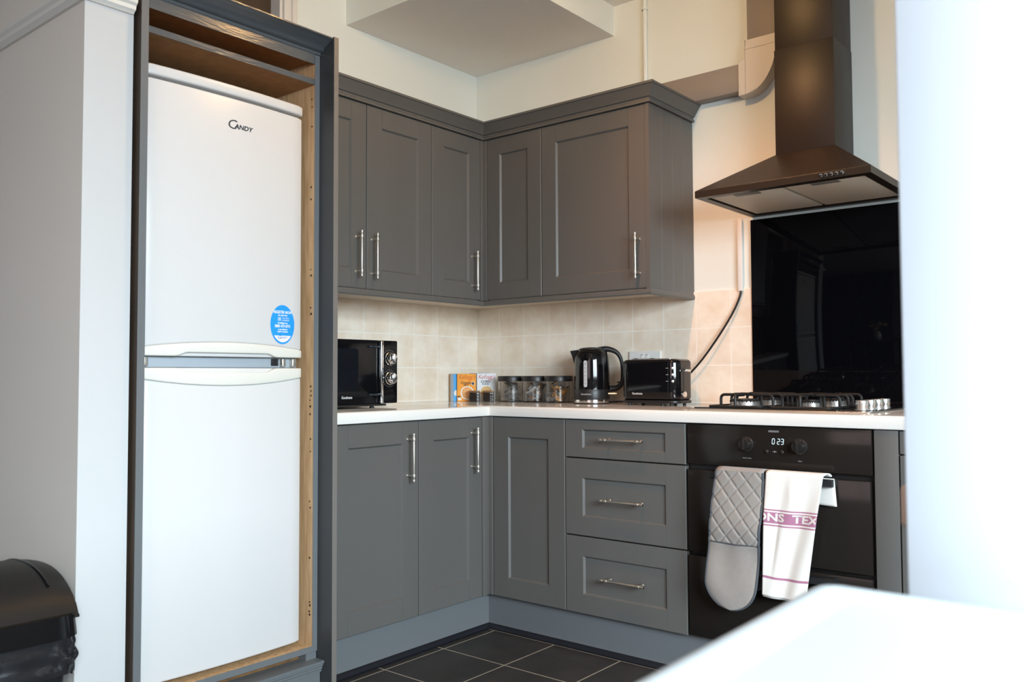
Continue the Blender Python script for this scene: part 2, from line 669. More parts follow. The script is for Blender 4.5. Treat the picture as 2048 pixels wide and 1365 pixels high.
slab('floor', XL, XR, YF, 0.1, -0.05, 0.0, FLOOR)
slab('ceiling', XL, XR, YF, 0.1, ZC, ZC+0.1, CEILP)
slab('wall_back', -0.1, XR+0.1, 0.0, 0.1, 0.0, ZC, WALLP)
bm = BM()
box(bm, XL, 1.35, YF-0.1, YF, 0, ZC)
box(bm, 3.05, XR, YF-0.1, YF, 0, ZC)
box(bm, 1.35, 3.05, YF-0.1, YF, 0, 1.0)
box(bm, 1.35, 3.05, YF-0.1, YF, 2.2, ZC)
DARKP = mat('grey_dining_wall_paint', (0.34, 0.34, 0.36), 0.8, noise=0.05, nscale=2)
struct('wall_front', bm, DARKP, smooth=False)
bm = BM()
for x in (1.35, 2.175, 3.0):
    box(bm, x, x+0.05, YF-0.07, YF-0.02, 1.0, 2.2, 0.004)
for z in (1.0, 2.15):
    box(bm, 1.35, 3.05, YF-0.07, YF-0.02, z, z+0.05, 0.004)
struct('window_3', bm, TRIMW)  # unseen window added to go with the rear fill
DARKP = mat('grey_dining_wall_paint', (0.34, 0.34, 0.36), 0.8, noise=0.05, nscale=2)
slab('wall_far_left', XL-0.1, XL, YF, -2.10, 0, ZC, DARKP)
# left wall of the kitchen, with a dark framed opening high above the tall unit
bm = BM()
HY0, HY1, HZ0, HZ1 = -2.04, -1.168, 2.02, 2.60
box(bm, -0.1, 0, HY1, 0.0, 0, ZC)
box(bm, -0.1, 0, -2.10, HY1, 0, HZ0)
box(bm, -0.1, 0, -2.10, HY0, HZ0, ZC)
box(bm, -0.1, 0, HY0, HY1, HZ1, ZC)
struct('wall_left', bm, WALLP, smooth=False)
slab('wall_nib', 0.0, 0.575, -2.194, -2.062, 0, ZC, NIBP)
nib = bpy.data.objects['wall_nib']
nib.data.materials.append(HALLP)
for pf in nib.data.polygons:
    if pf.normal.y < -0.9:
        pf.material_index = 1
slab('wall_hall', XL, 0.0, -2.194, -2.10, 0, ZC, HALLP)
bm = BM()
box(bm, -0.09, -0.06, HY0, HY1, HZ0, HZ1)
struct('window_1', bm, mat('dark_brown_panel', (0.085, 0.055, 0.035), 0.5, noise=0.3, nscale=8), smooth=False)  # plain dark brown panel closing the opening
bm = BM()
box(bm, 0.0, 0.014, HY1, HY1+0.035, HZ0, ZC-0.002, 0.003)
box(bm, 0.0, 0.022, HY1+0.035, HY1+0.060, HZ0, ZC-0.002, 0.004)
box(bm, -0.06, 0.0, HY1-0.012, HY1, HZ0, HZ1)
struct('trim_1', bm, TRIMW)
# lowered corner of the ceiling
slab('ceiling_box', 0.0, 0.82, -0.84, 0.0, 2.532, ZC, CEILP)
# boxes' upright sides are painted like the wall
bm = BM()
box(bm, 0.8195, 0.822, -0.842, 0.0, 2.5325, ZC)
box(bm, 0.0, 0.822, -0.8425, -0.8395, 2.5325, ZC)
struct('trim_2', bm, WALLP, smooth=False)

# right wall with the wide window
WY0, WY1, WZ0, WZ1 = -4.75, -2.05, 0.95, 2.40
bm = BM()
box(bm, XR, XR+0.12, YF, WY0, 0, ZC)
box(bm, XR, XR+0.12, WY1, 0.0, 0, ZC)
box(bm, XR, XR+0.12, WY0, WY1, 0, WZ0)
box(bm, XR, XR+0.12, WY0, WY1, WZ1, ZC)
struct('wall_right', bm, WALLP, smooth=False)
bm = BM()
for y in (WY0, (2*WY0+WY1)/3, (WY0+2*WY1)/3, WY1-0.05):
    box(bm, XR+0.02, XR+0.07, y, y+0.05, WZ0, WZ1, 0.004)
for z in (WZ0, 1.95, WZ1-0.05):
    box(bm, XR+0.02, XR+0.07, WY0, WY1, z, z+0.05, 0.004)
struct('window_2', bm, TRIMW)

# picture rail on hall wall and nib
RP = [(0, 2.017), (0.008, 2.017), (0.012, 2.021), (0.020, 2.026), (0.022, 2.036), (0.030, 2.042), (0.032, 2.052), (0.026, 2.057), (0, 2.060)]
bm = BM()
sweep(bm, [(-1.58, -2.1945), (0.575, -2.1945), (0.575, -2.066)], RP)
struct('trim_3', bm, TRIMW)

# tiled splash areas
bm = BM()
box(bm, 0.0, 1.449, -0.008, 0.0, 0.9, 1.362)
struct('trim_4', bm, TILE_B, smooth=False)
bm = BM()
box(bm, 0.0, 0.008, -1.43, -0.008, 0.9, 1.362)
struct('trim_5', bm, TILE_L, smooth=False)

# ------------------------------------------------------------------ cabinets
D, W = 0.569, 0.577
ZT, ZW, ZD = 0.900, 0.8595, 0.145
U, ZU, ZUT = 0.356, 1.352, 2.066
L = Plane('L', D)
R = Plane('R', D)
UL = Plane('L', U)
UR = Plane('R', U)
G = 0.0018

c = thing('base_cabinet', 'grey base cabinet below the microwave, its door framed, handle at upper right', 'cabinet', (0.3, -1.17, 0), 'grey base cabinets')
bm = BM(); box(bm, 0.012, D-0.022, -1.428, -0.966, 0.145, 0.857); obj('body', bm, GREY, c, smooth=False)
d = shaker('door', L, -1.375, -0.964-G, ZD, ZW-0.004, c, GREYW, rail=0.078)
bar_handle(L, -1.022, 0.7265, 0.176, True, d)
c = thing('base_cabinet', 'narrow grey base cabinet with a handled door, left of the inside corner', 'cabinet', (0.3, -0.78, 0), 'grey base cabinets')
bm = BM(); box(bm, 0.012, D-0.022, -0.963, -0.614, 0.145, 0.857); obj('body', bm, GREY, c, smooth=False)
d = shaker('door', L, -0.964+G, -0.614, ZD, ZW-0.004, c, GREYW, rail=0.075)
bar_handle(L, -0.6735, 0.730, 0.176, True, d)
c = thing('base_cabinet', 'grey corner base cabinet with a handleless door, right of the inside corner', 'cabinet', (0.6, -0.3, 0), 'grey base cabinets')
bm = BM(); box(bm, 0.012, 0.947, -D+0.022, -0.012, 0.145, 0.857); obj('body', bm, GREY, c, smooth=False)
shaker('door', R, 0.592, 0.947-G, ZD, ZW-0.004, c, GREYW, rail=0.077)
bm = BM()
box(bm, D-0.021, D+0.004, -0.611, -0.572, ZD, ZW-0.002, 0.003)
box(bm, D-0.021, 0.589, -0.573, -D+0.021, ZD, ZW-0.002, 0.003)
obj('corner_post', bm, GREYW, c)
c = thing('drawer_cabinet', 'grey base cabinet with three drawers beside the black oven', 'cabinet', (1.2, -0.3, 0))
bm = BM(); box(bm, 0.949, 1.451, -D+0.022, -0.012, 0.145, 0.857); obj('body', bm, mat('dark_carcass', (0.03, 0.032, 0.035), 0.6), c, smooth=False)
for z0, z1, rl, hz in ((0.7175, 0.8555, 0.034, 0.788), (0.4305, 0.7125, 0.070, 0.570), (0.145, 0.4255, 0.070, 0.287)):
    d = shaker('drawer', R, 0.947+G, 1.452-G, z0, z1, c, GREYW, rail=0.077, railt=rl)
    bar_handle(R, 1.212, hz, 0.178, False, d)

# wall cabinets
c = thing('wall_cabinet', 'grey two-door wall cabinet above the microwave, next to the tall unit', 'cabinet', (0.15, -1.05, ZU), 'grey wall cabinets')
bm = BM(); box(bm, 0.010, U-0.021, -1.428, -0.681, ZU, ZUT); obj('body', bm, mat('pale_carcass', (0.62, 0.52, 0.42), 0.5), c, smooth=False)
d = shaker('door', UL, -1.385, -1.033-G, ZU+0.003, ZUT, c, GREYW, rail=0.073)
bar_handle(UL, -1.085, 1.483, 0.176, True, d)
d = shaker('door', UL, -1.033+G, -0.680-G, ZU+0.003, ZUT, c, GREYW, rail=0.075)
bar_handle(UL, -1.007, 1.481, 0.176, True, d)
c = thing('wall_cabinet', 'grey corner wall cabinet with two narrow doors meeting at the inside corner', 'cabinet', (0.15, -0.15, ZU), 'grey wall cabinets')
bm = BM()
box(bm, 0.010, U-0.021, -0.680, -0.010, ZU, ZUT)
box(bm, U-0.021, 0.678, -U+0.021, -0.010, ZU, ZUT)
obj('body', bm, MATS['pale_carcass'], c, smooth=False)
d = shaker('door', UL, -0.680+G, -0.378, ZU+0.003, ZUT, c, GREYW, rail=0.072)
bar_handle(UL, -0.432, 1.478, 0.172, True, d)
shaker('door', UR, 0.378, 0.6795-G, ZU+0.003, ZUT, c, GREYW, rail=0.072)
bm = BM()
box(bm, U-0.02, U+0.003, -0.376, -0.357, ZU, ZUT, 0.002)
box(bm, U-0.02, 0.376, -0.359, -U+0.02, ZU, ZUT, 0.002)
obj('corner_post', bm, GREYW, c)
c = thing('wall_cabinet', 'wide grey wall cabinet above the kettle, one large door and a grooved end panel', 'cabinet', (0.95, -0.15, ZU), 'grey wall cabinets')
bm = BM(); box(bm, 0.679, 1.181, -U+0.021, -0.010, ZU, ZUT); obj('body', bm, MATS['pale_carcass'], c, smooth=False)
d = shaker('door', UR, 0.6795+G, 1.180, ZU+0.003, ZUT, c, GREYW, rail=0.073)
bar_handle(UR, 1.1525, 1.4785, 0.176, True, d)
bm = BM()
ys = [-U-0.002, -0.264, -0.176, -0.088, -0.001]
pts = []
for i in range(4):
    a, b = ys[i], ys[i+1]
    pts += [(1.199, a+(0.0015 if i else 0.0)), (1.199, b-0.0015)]
    if i < 3:
        pts += [(1.1965, b)]
ring = [(1.182, ys[0])]+pts+[(1.182, ys[-1])]
vs0 = [bm.verts.new((x, y, ZU-0.002)) for x, y in ring]
vs1 = [bm.verts.new((x, y, ZUT)) for x, y in ring]
n = len(ring)
for i in range(n):
    j = (i+1) % n
    bm.faces.new((vs0[i], vs0[j], vs1[j], vs1[i]))
bm.faces.new(vs0[::-1]); bm.faces.new(vs1)
obj('end_panel', bm, GREYW, c, smooth=False)

# cornice and light pelmet running along all wall cabinets
path = [(U, -1.428), (U, -U), (1.199, -U), (1.199, -0.001)]
bm = BM()
sweep(bm, path, [(-0.02, 2.068), (0.010, 2.068), (0.010, 2.076), (0.005, 2.081), (0.006, 2.087), (0.012, 2.090),
                 (0.016, 2.098), (0.026, 2.113), (0.036, 2.128), (0.040, 2.129), (0.040, 2.138), (-0.02, 2.138)])
tag(obj('cornice', bm, GREY, loc=(0.35, -0.35, 2.068)), 'grey moulded cornice along the tops of the wall cabinets', 'moulding')
bm = BM()
sweep(bm, path, [(-0.018, 1.330), (0.003, 1.330), (0.006, 1.334), (0.006, 1.343), (0.003, 1.350), (-0.018, 1.350)])
tag(obj('pelmet', bm, GREY, loc=(0.35, -0.35, 1.33)), 'slim grey light pelmet under the wall cabinets', 'moulding')

# plinth with its black strip
bm = BM()
box(bm, 0.51, 0.5405, -1.428, -0.5405, 0.0, 0.143)
box(bm, 0.51, 2.60, -0.5405, -0.51, 0.0, 0.143)
p = thing('plinth', 'blue-grey plinth board under the base cabinets, black strip at its foot', 'plinth', (0.54, -0.54, 0))
obj('board', bm, GREYE, p, smooth=False)
bm = BM()
sweep(bm, [(0.5405, -1.428), (0.5405, -0.5405), (2.60, -0.5405)], [(0, 0), (0.012, 0), (0.014, 0.006), (0.009, 0.012), (0.007, 0.017), (0.003, 0.021), (0, 0.022)])
obj('floor_strip', bm, TRIMB, p)

# worktop (one continuous L with a mitred joint)
bm = BM()
r_ = 0.010
edge = [(0.0, ZW), (0.0, ZW)]
prof = [(-0.56, ZW), (-0.004, ZW), (-0.001, ZW+0.001), (0.0, ZW+0.004)]
for i in range(6):
    t = i/5*PI/2
    prof.append((-r_+r_*math.cos(t), ZT-r_+r_*math.sin(t)))
prof.append((-0.56, ZT))
sweep(bm, [(W, -1.428), (W, -W), (2.62, -W)], prof)
wt = obj('worktop', bm, LAM, angle=50, loc=(0.577, -0.577, ZW))
tag(wt, 'white speckled worktop running in an L around the corner', 'worktop')
bm = BM()
dj = 0.0006
vs = [(W+dj, -W-dj, ZW+0.002), (W+dj, -W-dj, ZT-0.008)]
box(bm, W-0.003, W+0.0004, -W-0.0004, -W+0.003, ZW+0.002, ZT-0.007)
obj('joint_strip', bm, PLASTW, wt, smooth=False)

# grey filler right of oven and the next cabinet
bm = BM(); box(bm, 2.066, 2.133, -D, -0.50, 0.145, 0.857, 0.0015)
tag(obj('filler_panel', bm, GREYW, loc=(2.1, -0.55, 0.145)), 'narrow upright grey panel right of the oven', 'panel')
c = thing('base_cabinet', 'grey base cabinet right of the filler panel, mostly hidden by the white door', 'cabinet', (2.35, -0.3, 0), 'grey base cabinets')
bm = BM(); box(bm, 2.137, 2.60, -D+0.022, -0.012, 0.145, 0.857); obj('body', bm, GREY, c, smooth=False)
shaker('drawer', R, 2.137, 2.60, 0.790, 0.8555, c, GREYW, rail=0.05, railt=0.02)
shaker('door', R, 2.137, 2.60, 0.145, 0.785, c, GREYW)

# ------------------------------------------------------------------ tall fridge housing
t = thing('tall_cabinet', 'tall open grey-edged wooden housing around the white fridge-freezer', 'cabinet', (0.3, -1.75, 0))
XF = 0.600
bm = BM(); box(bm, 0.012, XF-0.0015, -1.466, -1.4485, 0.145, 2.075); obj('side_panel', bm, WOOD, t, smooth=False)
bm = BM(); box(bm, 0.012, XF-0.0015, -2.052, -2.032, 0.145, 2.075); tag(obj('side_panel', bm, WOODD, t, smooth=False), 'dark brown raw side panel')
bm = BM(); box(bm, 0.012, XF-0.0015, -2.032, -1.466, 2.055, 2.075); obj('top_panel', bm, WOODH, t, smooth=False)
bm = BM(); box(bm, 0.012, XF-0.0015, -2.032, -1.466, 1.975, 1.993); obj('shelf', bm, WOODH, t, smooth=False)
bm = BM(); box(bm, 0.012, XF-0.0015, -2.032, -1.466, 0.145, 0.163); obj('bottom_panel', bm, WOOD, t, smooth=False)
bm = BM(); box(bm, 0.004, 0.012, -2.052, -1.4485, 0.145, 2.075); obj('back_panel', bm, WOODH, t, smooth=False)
bm = BM()
box(bm, XF-0.0015, XF+0.0005, -1.4665, -1.448, 0.145, 2.075, 0.0004)
box(bm, XF-0.0015, XF+0.0005, -2.0525, -2.0315, 0.145, 2.075, 0.0004)
box(bm, XF-0.0015, XF+0.0005, -2.0315, -1.4665, 0.1445, 0.1635, 0.0004)
obj('edge_paint', bm, GREYE, t, smooth=False)
bm = BM()
box(bm, XF-0.0015, XF+0.001, -2.0315, -1.4665, 2.043, 2.0765, 0.0004)
box(bm, XF-0.0015, XF+0.0005, -2.0315, -1.4665, 1.975, 1.9935, 0.0004)
tag(obj('edge_paint', bm, GREYG, t, smooth=False), 'glossy brushed grey edges of the top and shelf')
# shelf-pin holes down the right inner side
bm = BM()
for z in [1.93, 1.905, 1.84, 1.64, 1.60, 1.37, 1.35, 1.245, 1.225, 0.99, 0.975, 0.96, 0.945, 0.925, 0.90, 0.82, 0.78, 0.62, 0.60, 0.44, 0.30, 0.29, 0.27, 0.26]:
    x = 0.585+random.uniform(-0.003, 0.003)
    cyl(bm, (x, -1.4663, z), (x, -1.4672, z), random.uniform(0.0022, 0.0042), n=10)
obj('pin_holes', bm, mat('dark_hole', (0.03, 0.015, 0.008), 0.9), t)
# cornice on top of the housing
bm = BM()
sweep(bm, [(XF, -2.055), (XF, -1.4485)], [(-0.03, 2.076), (0.004, 2.076), (0.006, 2.084), (0.016, 2.085), (0.022, 2.090), (0.028, 2.098), (0.040, 2.102), (0.050, 2.109), (0.062, 2.114), (0.068, 2.116), (0.068, 2.120), (-0.03, 2.120)])
obj('cornice', bm, GREYG, t)
bm = BM()
box(bm, 0.545, 0.560, -2.05, -1.45, 0.0, 0.144)
tag(obj('plinth_board', bm, mat('rusty_raw_board', (0.24, 0.115, 0.04), 0.7, noise=0.5, nscale=25), t, smooth=False), 'unpainted brown board')
bm = BM()
box(bm, 0.562, XF-0.002, -1.490, -1.4505, 0.06, 0.1435)
obj('plinth_board', bm, GREYE, t, smooth=False)
bm = BM()
sweep(bm, [(0.612, -2.052), (0.612, -1.449)], [(-0.05, 0.0), (0.004, 0.0), (0.004, 0.082), (0.012, 0.085), (0.012, 0.092), (0.016, 0.095), (0.016, 0.102), (0.020, 0.105), (0.020, 0.111), (0.026, 0.114), (0.026, 0.122), (-0.05, 0.122)])
obj('plinth_moulding', bm, GREYE, t)

ep = thing('end_panel', 'tall dark grey panel standing between the fridge housing and the cabinets', 'panel', (0.3, -1.438, 0))
bm = BM(); box(bm, 0.012, 0.6725, -1.4475, -1.4295, 0.0, 2.122, 0.001); obj('board', bm, PANEL, ep, smooth=False)
bm = BM(); box(bm, 0.6725, 0.674, -1.4475, -1.4295, 0.0, 2.122, 0.0004); tag(obj('edge_strip', bm, mat('lit_grey_edge_paint', (0.16, 0.145, 0.13), 0.45), ep, smooth=False), 'lighter taupe front edge')  # same paint as the board, lightened because the edge catches the light

# ------------------------------------------------------------------ fridge freezer
FY0, FY1 = -2.0275, -1.4905
FC = (FY0+FY1)/2
fr = thing('fridge_freezer', 'tall white two-door fridge-freezer standing in the open grey housing', 'fridge', (0.3, FC, 0.163))


def fx(y, z=None):
    s = (y-FC)/((FY1-FY0)/2)
    return 0.567+0.014*(1-s*s)


def curved_slab(bm, z0f, z1f, xb, out=0.0, ny=28, y0=FY0, y1=FY1, rnd=0.006, nz=4):
    """front follows fx(y); z0f, z1f functions of y"""
    rows = []
    for i in range(ny+1):
        y = y0+(y1-y0)*i/ny
        z0, z1 = z0f(y), z1f(y)
        x = fx(y)+out
        e = min(y-y0, y1-y)
        if e < rnd:
            x -= rnd-math.sqrt(max(0, rnd*rnd-(rnd-e)**2))
        pts = [(xb, y, z0)]
        for k in range(4):
            tt = k/3*PI/2
            pts.append((x-rnd+rnd*math.sin(tt), y, z0+rnd-rnd*math.cos(tt)))
        for k in range(4):
            tt = k/3*PI/2
            pts.append((x-rnd+rnd*math.cos(tt), y, z1-rnd+rnd*math.sin(tt)))
        pts.append((xb, y, z1))
        rows.append([bm.verts.new(p) for p in pts])
    for a, b in zip(rows, rows[1:]):
        for k in range(len(a)):
            kk = (k+1) % len(a)
            bm.faces.new((a[k], a[kk], b[kk], b[k]))
    bm.faces.new(rows[0][::-1])
    bm.faces.new(rows[-1])


K = lambda v: (lambda y: v)
S = lambda y: (y-FC)/((FY1-FY0)/2)
bm = BM(); box(bm, 0.03, 0.505, FY0+0.003, FY1-0.003, 0.170, 1.862, 0.004)
for yy in (FY0+0.05, FY1-0.05):
    cyl(bm, (0.46, yy, 0.163), (0.46, yy, 0.172), 0.018)
    cyl(bm, (0.08, yy, 0.163), (0.08, yy, 0.172), 0.018)
obj('body', bm, WHITEF, fr)
bm = BM(); curved_slab(bm, K(1.871), K(1.902), 0.03, out=0.004); obj('top_lid', bm, WHITEF, fr, angle=60)
bandu = lambda y: 1.106+0.018*(1-S(y)**2)
bandl = lambda y: 1.018-0.022*(1-S(y)**2)
bm = BM(); curved_slab(bm, bandu, K(1.863), 0.51); du = obj('door', bm, WHITEF, fr, angle=60)
bm = BM(); curved_slab(bm, K(0.178), bandl, 0.51); dl = obj('door', bm, WHITEF, fr, angle=60)


def scoop(y, side):
    # the handle recess in the middle of each band
    s = abs(y-FC)/0.165
    if s >= 1:
        return 0.0
    return 0.012*min(1.0, (1-s)*6)


bm = BM(); curved_slab(bm, lambda y: 1.0815+scoop(y, 1)*0.9, lambda y: bandu(y), 0.512, out=0.003, ny=60, rnd=0.004); hu = obj('handle', bm, CREAMP, du, angle=60)
bm = BM(); curved_slab(bm, lambda y: bandl(y), lambda y: 1.0485-scoop(y, 1)*1.0, 0.512, out=0.003, ny=60, rnd=0.004); hl = obj('handle', bm, CREAMP, dl, angle=60)
bm = BM(); curved_slab(bm, K(1.0815), K(1.10), 0.512, out=-0.010, ny=24, y0=FC-0.17, y1=FC+0.17, rnd=0.003); obj('recess', bm, WHITEF, du, angle=60)
bm = BM(); curved_slab(bm, K(1.025), K(1.0485), 0.512, out=-0.010, ny=24, y0=FC-0.17, y1=FC+0.17, rnd=0.003); obj('recess', bm, WHITEF, dl, angle=60)
bm = BM()
box(bm, 0.48, 0.545, FY0+0.004, FY1-0.004, 1.050, 1.080, 0.001)
obj('door_gap', bm, mat('grey_blue_gasket', (0.34, 0.38, 0.42), 0.5), fr)
for yy, w_ in ((FY1-0.022, 0.018), (FY1-0.062, 0.014), (FY0+0.02, 0.014)):
    bm = BM()
    rbox(bm, 0.535, 0.562, yy-w_/2, yy+w_/2, 1.054, 1.0775, 0.004, axis='z', bev=0.001)
    obj('hinge', bm, STEEL, fr)
bm = BM(); box(bm, 0.530, 0.550, FY1-0.10, FY1-0.075, 1.056, 1.078, 0.001); tag(obj('hinge', bm, BLACKS, fr), 'black hinge block')
# maker's name
bm = BM()
yc, xc = -1.733, fx(-1.733)+0.0008
put_text(bm, 'C', 0.040, (xc, yc-0.026, 1.7815), (0, 1, 0), (0, 0, 1), sx=1.15, shear=0.15)
put_text(bm, 'ANDY', 0.0195, (xc+0.0002, yc+0.0135, 1.7785), (0, 1, 0), (0, 0, 1), sx=1.12, shear=0.2, bold=0.0006)
for v in bm.verts:
    v.co.x = fx(v.co.y)+0.0008
obj('name_badge', bm, mat('dark_badge', (0.05, 0.06, 0.08), 0.25, metal=0.5), du, smooth=False)
# round blue sticker
sy_, sz_ = -1.5685, 1.186
bm = BM()
N = 40


def disc(bm, cy, cz, ra, lift, t0=0, t1=2*PI, rb=None, n=N):
    rb = rb or ra
    vs = []
    for i in range(n+(0 if abs(t1-t0-2*PI) < 1e-6 else 1)):
        tt = t0+(t1-t0)*i/n
        y, z = cy+ra*math.cos(tt), cz+rb*math.sin(tt)
        vs.append(bm.verts.new((fx(y)+lift, y, z)))
    bm.faces.new(vs)


SR = 0.0475
disc(bm, sy_, sz_, SR, 0.0007, rb=0.0620)
st = obj('sticker', bm, mat('bright_blue_paper', (0.018, 0.30, 0.92), 0.4), du, smooth=False)
bm = BM()
disc(bm, sy_, sz_, SR*0.90, 0.0012, PI*1.215, PI*1.785, rb=0.056, n=20)
obj('sticker_field', bm, mat('pale_sticker_paper', (0.80, 0.76, 0.72), 0.5), st, smooth=False)
bm = BM()
for s_, z, h, sx in (('REGISTER NOW', 0.0385, 0.0125, 0.80), ('for your free', 0.029, 0.0062, 1.1), ('10', 0.0165, 0.0155, 0.85),
                     ('by calling us on', 0.0050, 0.0062, 1.0), ('0800 479 0771', -0.0055, 0.0125, 0.82), ('or go online at', -0.0155, 0.0060, 1.0), ('register my appliance', -0.0225, 0.0045, 1.1)):
    yo = sy_ if s_ != '10' else sy_-0.0145
    put_text(bm, s_, h, (fx(yo)+0.0014, yo, sz_+z), (0, 1, 0), (0, 0, 1), sx=sx, bold=0.0003)
for k, s_ in enumerate(('YEAR PARTS', 'GUARANTEE')):
    put_text(bm, s_, 0.0062, (fx(sy_)+0.0014, sy_+0.0105, sz_+0.0200-k*0.0068), (0, 1, 0), (0, 0, 1), sx=0.8)
for v in bm.verts:
    v.co.x = fx(v.co.y)+0.0014
obj('sticker_lettering', bm, mat('white_print', (0.85, 0.88, 0.92), 0.5), st, smooth=False)
bm = BM()
put_text(bm, 'C', 0.0150, (fx(sy_)+0.0016, sy_-0.0135, sz_-0.0405), (0, 1, 0), (0, 0, 1), sx=1.3, shear=0.2)
put_text(bm, 'ANDY', 0.0082, (fx(sy_)+0.0016, sy_+0.0035, sz_-0.0415), (0, 1, 0), (0, 0, 1), sx=1.3, shear=0.2)
for v in bm.verts:
    v.co.x = fx(v.co.y)+0.0018
obj('sticker_logo', bm, mat('blue_print', (0.02, 0.16, 0.55), 0.5), st, smooth=False)

# ------------------------------------------------------------------ waste bin
bn = thing('waste_bin', 'black swing-lid waste bin against the hall wall with a bin liner showing', 'bin', (0.49, -2.36, 0))
BD = -0.062
BX0, BX1, BY0, BY1 = 0.235, 0.700, -2.49, -2.225
bcx, bcy = (BX0+BX1)/2, (BY0+BY1)/2


def taper_body(bm, z0, z1, s0, s1, wob=0.0, nz=8, cap=True, jag=0.0, r=0.05):
    loops = []
    for k in range(nz+1):
        tz = k/nz
        s = s0+(s1-s0)*tz
        hx, hy = (BX1-BX0)/2*s, (BY1-BY0)/2*s
        l = []
        n = 96
        for i in range(n):
            a = 2*PI*i/n
            e = 0.32
            ca, sa = math.cos(a), math.sin(a)
            x = math.copysign(abs(ca)**e, ca)*hx
            y = math.copysign(abs(sa)**e, sa)*hy
            z = z0+(z1-z0)*tz
            if wob:
                f = wob*math.sin(PI*min(1, tz*1.1+0.05))
                q = (math.sin(a*23+tz*5)+0.8*math.sin(a*37-tz*9+1)+0.6*math.sin(a*11+tz*13))*f
                x *= 1+q
                y *= 1+q
                if k == 0:
                    z += jag*math.sin(a*3+1)+jag*0.4*math.sin(a*9)
            l.append(bm.verts.new((bcx+x, bcy+y, z)))
        loops.append(l)
    for a_, b_ in zip(loops, loops[1:]):
        for i in range(len(a_)):
            j = (i+1) % len(a_)
            bm.faces.new((a_[i], a_[j], b_[j], b_[i]))
    if cap:
        bm.faces.new(loops[0][::-1])
        bm.faces.new(loops[-1])


bm = BM(); taper_body(bm, 0.0, 0.44, 0.80, 0.94); obj('body', bm, BLACKS, bn, angle=40)
bm = BM(); taper_body(bm, 0.305, 0.415, 1.0, 1.0, wob=0.022, nz=22, cap=False, jag=0.012)
obj('bin_liner', bm, mat('black_polythene', (0.015, 0.015, 0.017), 0.16, bump=1.0, bscale=38, coat=0.6), bn, angle=80)
bm = BM(); taper_body(bm, 0.398, 0.450, 1.03, 1.0, nz=6); obj('rim', bm, BLACKG, bn, angle=40)
bm = BM()
# domed lid: rises from the long sides to a ridge
loops = []
nx, ny = 24, 16
for i in range(nx+1):
    u_ = -1+2*i/nx
    row = []
    for j in range(ny+1):
        v_ = -1+2*j/ny
        x = bcx+u_*(BX1-BX0)/2*0.945
        y = bcy+v_*(BY1-BY0)/2*0.94
        z = 0.438+0.115*max(0, 1-abs(u_)**2.4)**0.75*(1-0.10*abs(v_)**4)
        row.append(bm.verts.new((x, y, z)))
    loops.append(row)
for a_, b_ in zip(loops, loops[1:]):
    for j in range(ny):
        bm.faces.new((a_[j], a_[j+1], b_[j+1], b_[j]))
for side in (0, ny):
    base = [bm.verts.new((r[side].co.x, r[side].co.y, 0.445)) for r in loops]
    for i in range(nx):
        bm.faces.new((loops[i][side], loops[i+1][side], base[i+1], base[i]))
obj('swing_lid', bm, mat('black_textured_plastic', (0.012, 0.011, 0.0105), 0.40, spec=0.3, bump=0.15, bscale=500), bn, angle=50)
bm = BM()
for v_ in (-0.55, 0.55):
    tube(bm, [(bcx+u_*0.16, bcy+v_*0.137, 0.436+0.115*(1-abs(u_*0.70)**2.4)**0.75) for u_ in [k/10-1 for k in range(21)]], 0.0035, n=8)
obj('lid_ridge', bm, BLACKG, bn)

# ------------------------------------------------------------------ cooker hood
HX0, HX1, HYF = 1.455, 2.050, -0.486
h = thing('cooker_hood', 'black chimney cooker hood on the wall above the hob', 'cooker hood', (1.755, -0.2, 1.64))
bm = BM()
base = [(HX0, HYF), (HX1, HYF), (HX1, -0.002), (HX0, -0.002)]
top = [(1.634, -0.200), (1.848, -0.200), (1.848, -0.002), (1.634, -0.002)]
v0 = [bm.verts.new((x, y, 1.640)) for x, y in base]
v1 = [bm.verts.new((x, y, 1.664)) for x, y in base]
v2 = [bm.verts.new((x, y, 1.820)) for x, y in top]
inn = [(HX0+0.03, HYF+0.035), (HX1-0.03, HYF+0.035), (HX1-0.03, -0.03), (HX0+0.03, -0.03)]
v3 = [bm.verts.new((x, y, 1.640)) for x, y in inn]
v4 = [bm.verts.new((x, y, 1.652)) for x, y in inn]
for i in range(4):
    j = (i+1) % 4
    bm.faces.new((v0[i], v0[j], v1[j], v1[i]))
    bm.faces.new((v1[i], v1[j], v2[j], v2[i]))
    bm.faces.new((v0[i], v0[j], v3[j], v3[i]))
    bm.faces.new((v3[i], v3[j], v4[j], v4[i]))
bm.faces.new(v4)
bm.faces.new(v2)
obj('canopy', bm, HOODM, h, smooth=False, bevel=0.0012)
bm = BM(); box(bm, 1.634, 1.848, -0.200, -0.002, 1.820, 2.205, 0.0012); obj('chimney', bm, HOODM, h)
bm = BM(); box(bm, 1.6365, 1.8455, -0.1975, -0.002, 2.205, ZC-0.001, 0.001); obj('chimney_top', bm, HOODM, h)
for x0, x1 in ((HX0+0.035, 1.748), (1.757, HX1-0.035)):
    bm = BM(); box(bm, x0, x1, HYF+0.045, -0.045, 1.6445, 1.6515, 0.002); f_ = obj('filter', bm, FILTER, h)
    bm = BM(); box(bm, (x0+x1)/2-0.045, (x0+x1)/2+0.045, HYF+0.055, HYF+0.085, 1.6425, 1.646, 0.001); obj('latch', bm, mat('grey_latch', (0.22, 0.20, 0.18), 0.5), f_)
for k in range(5):
    bm = BM()
    lathe(bm, (1.898+k*0.0165, HYF, 1.6525), [(0.0062, 0), (0.0062, -0.006), (0.005, -0.008), (0, -0.0085)], n=16, axis='y')
    obj('button', bm, CHROME, h)

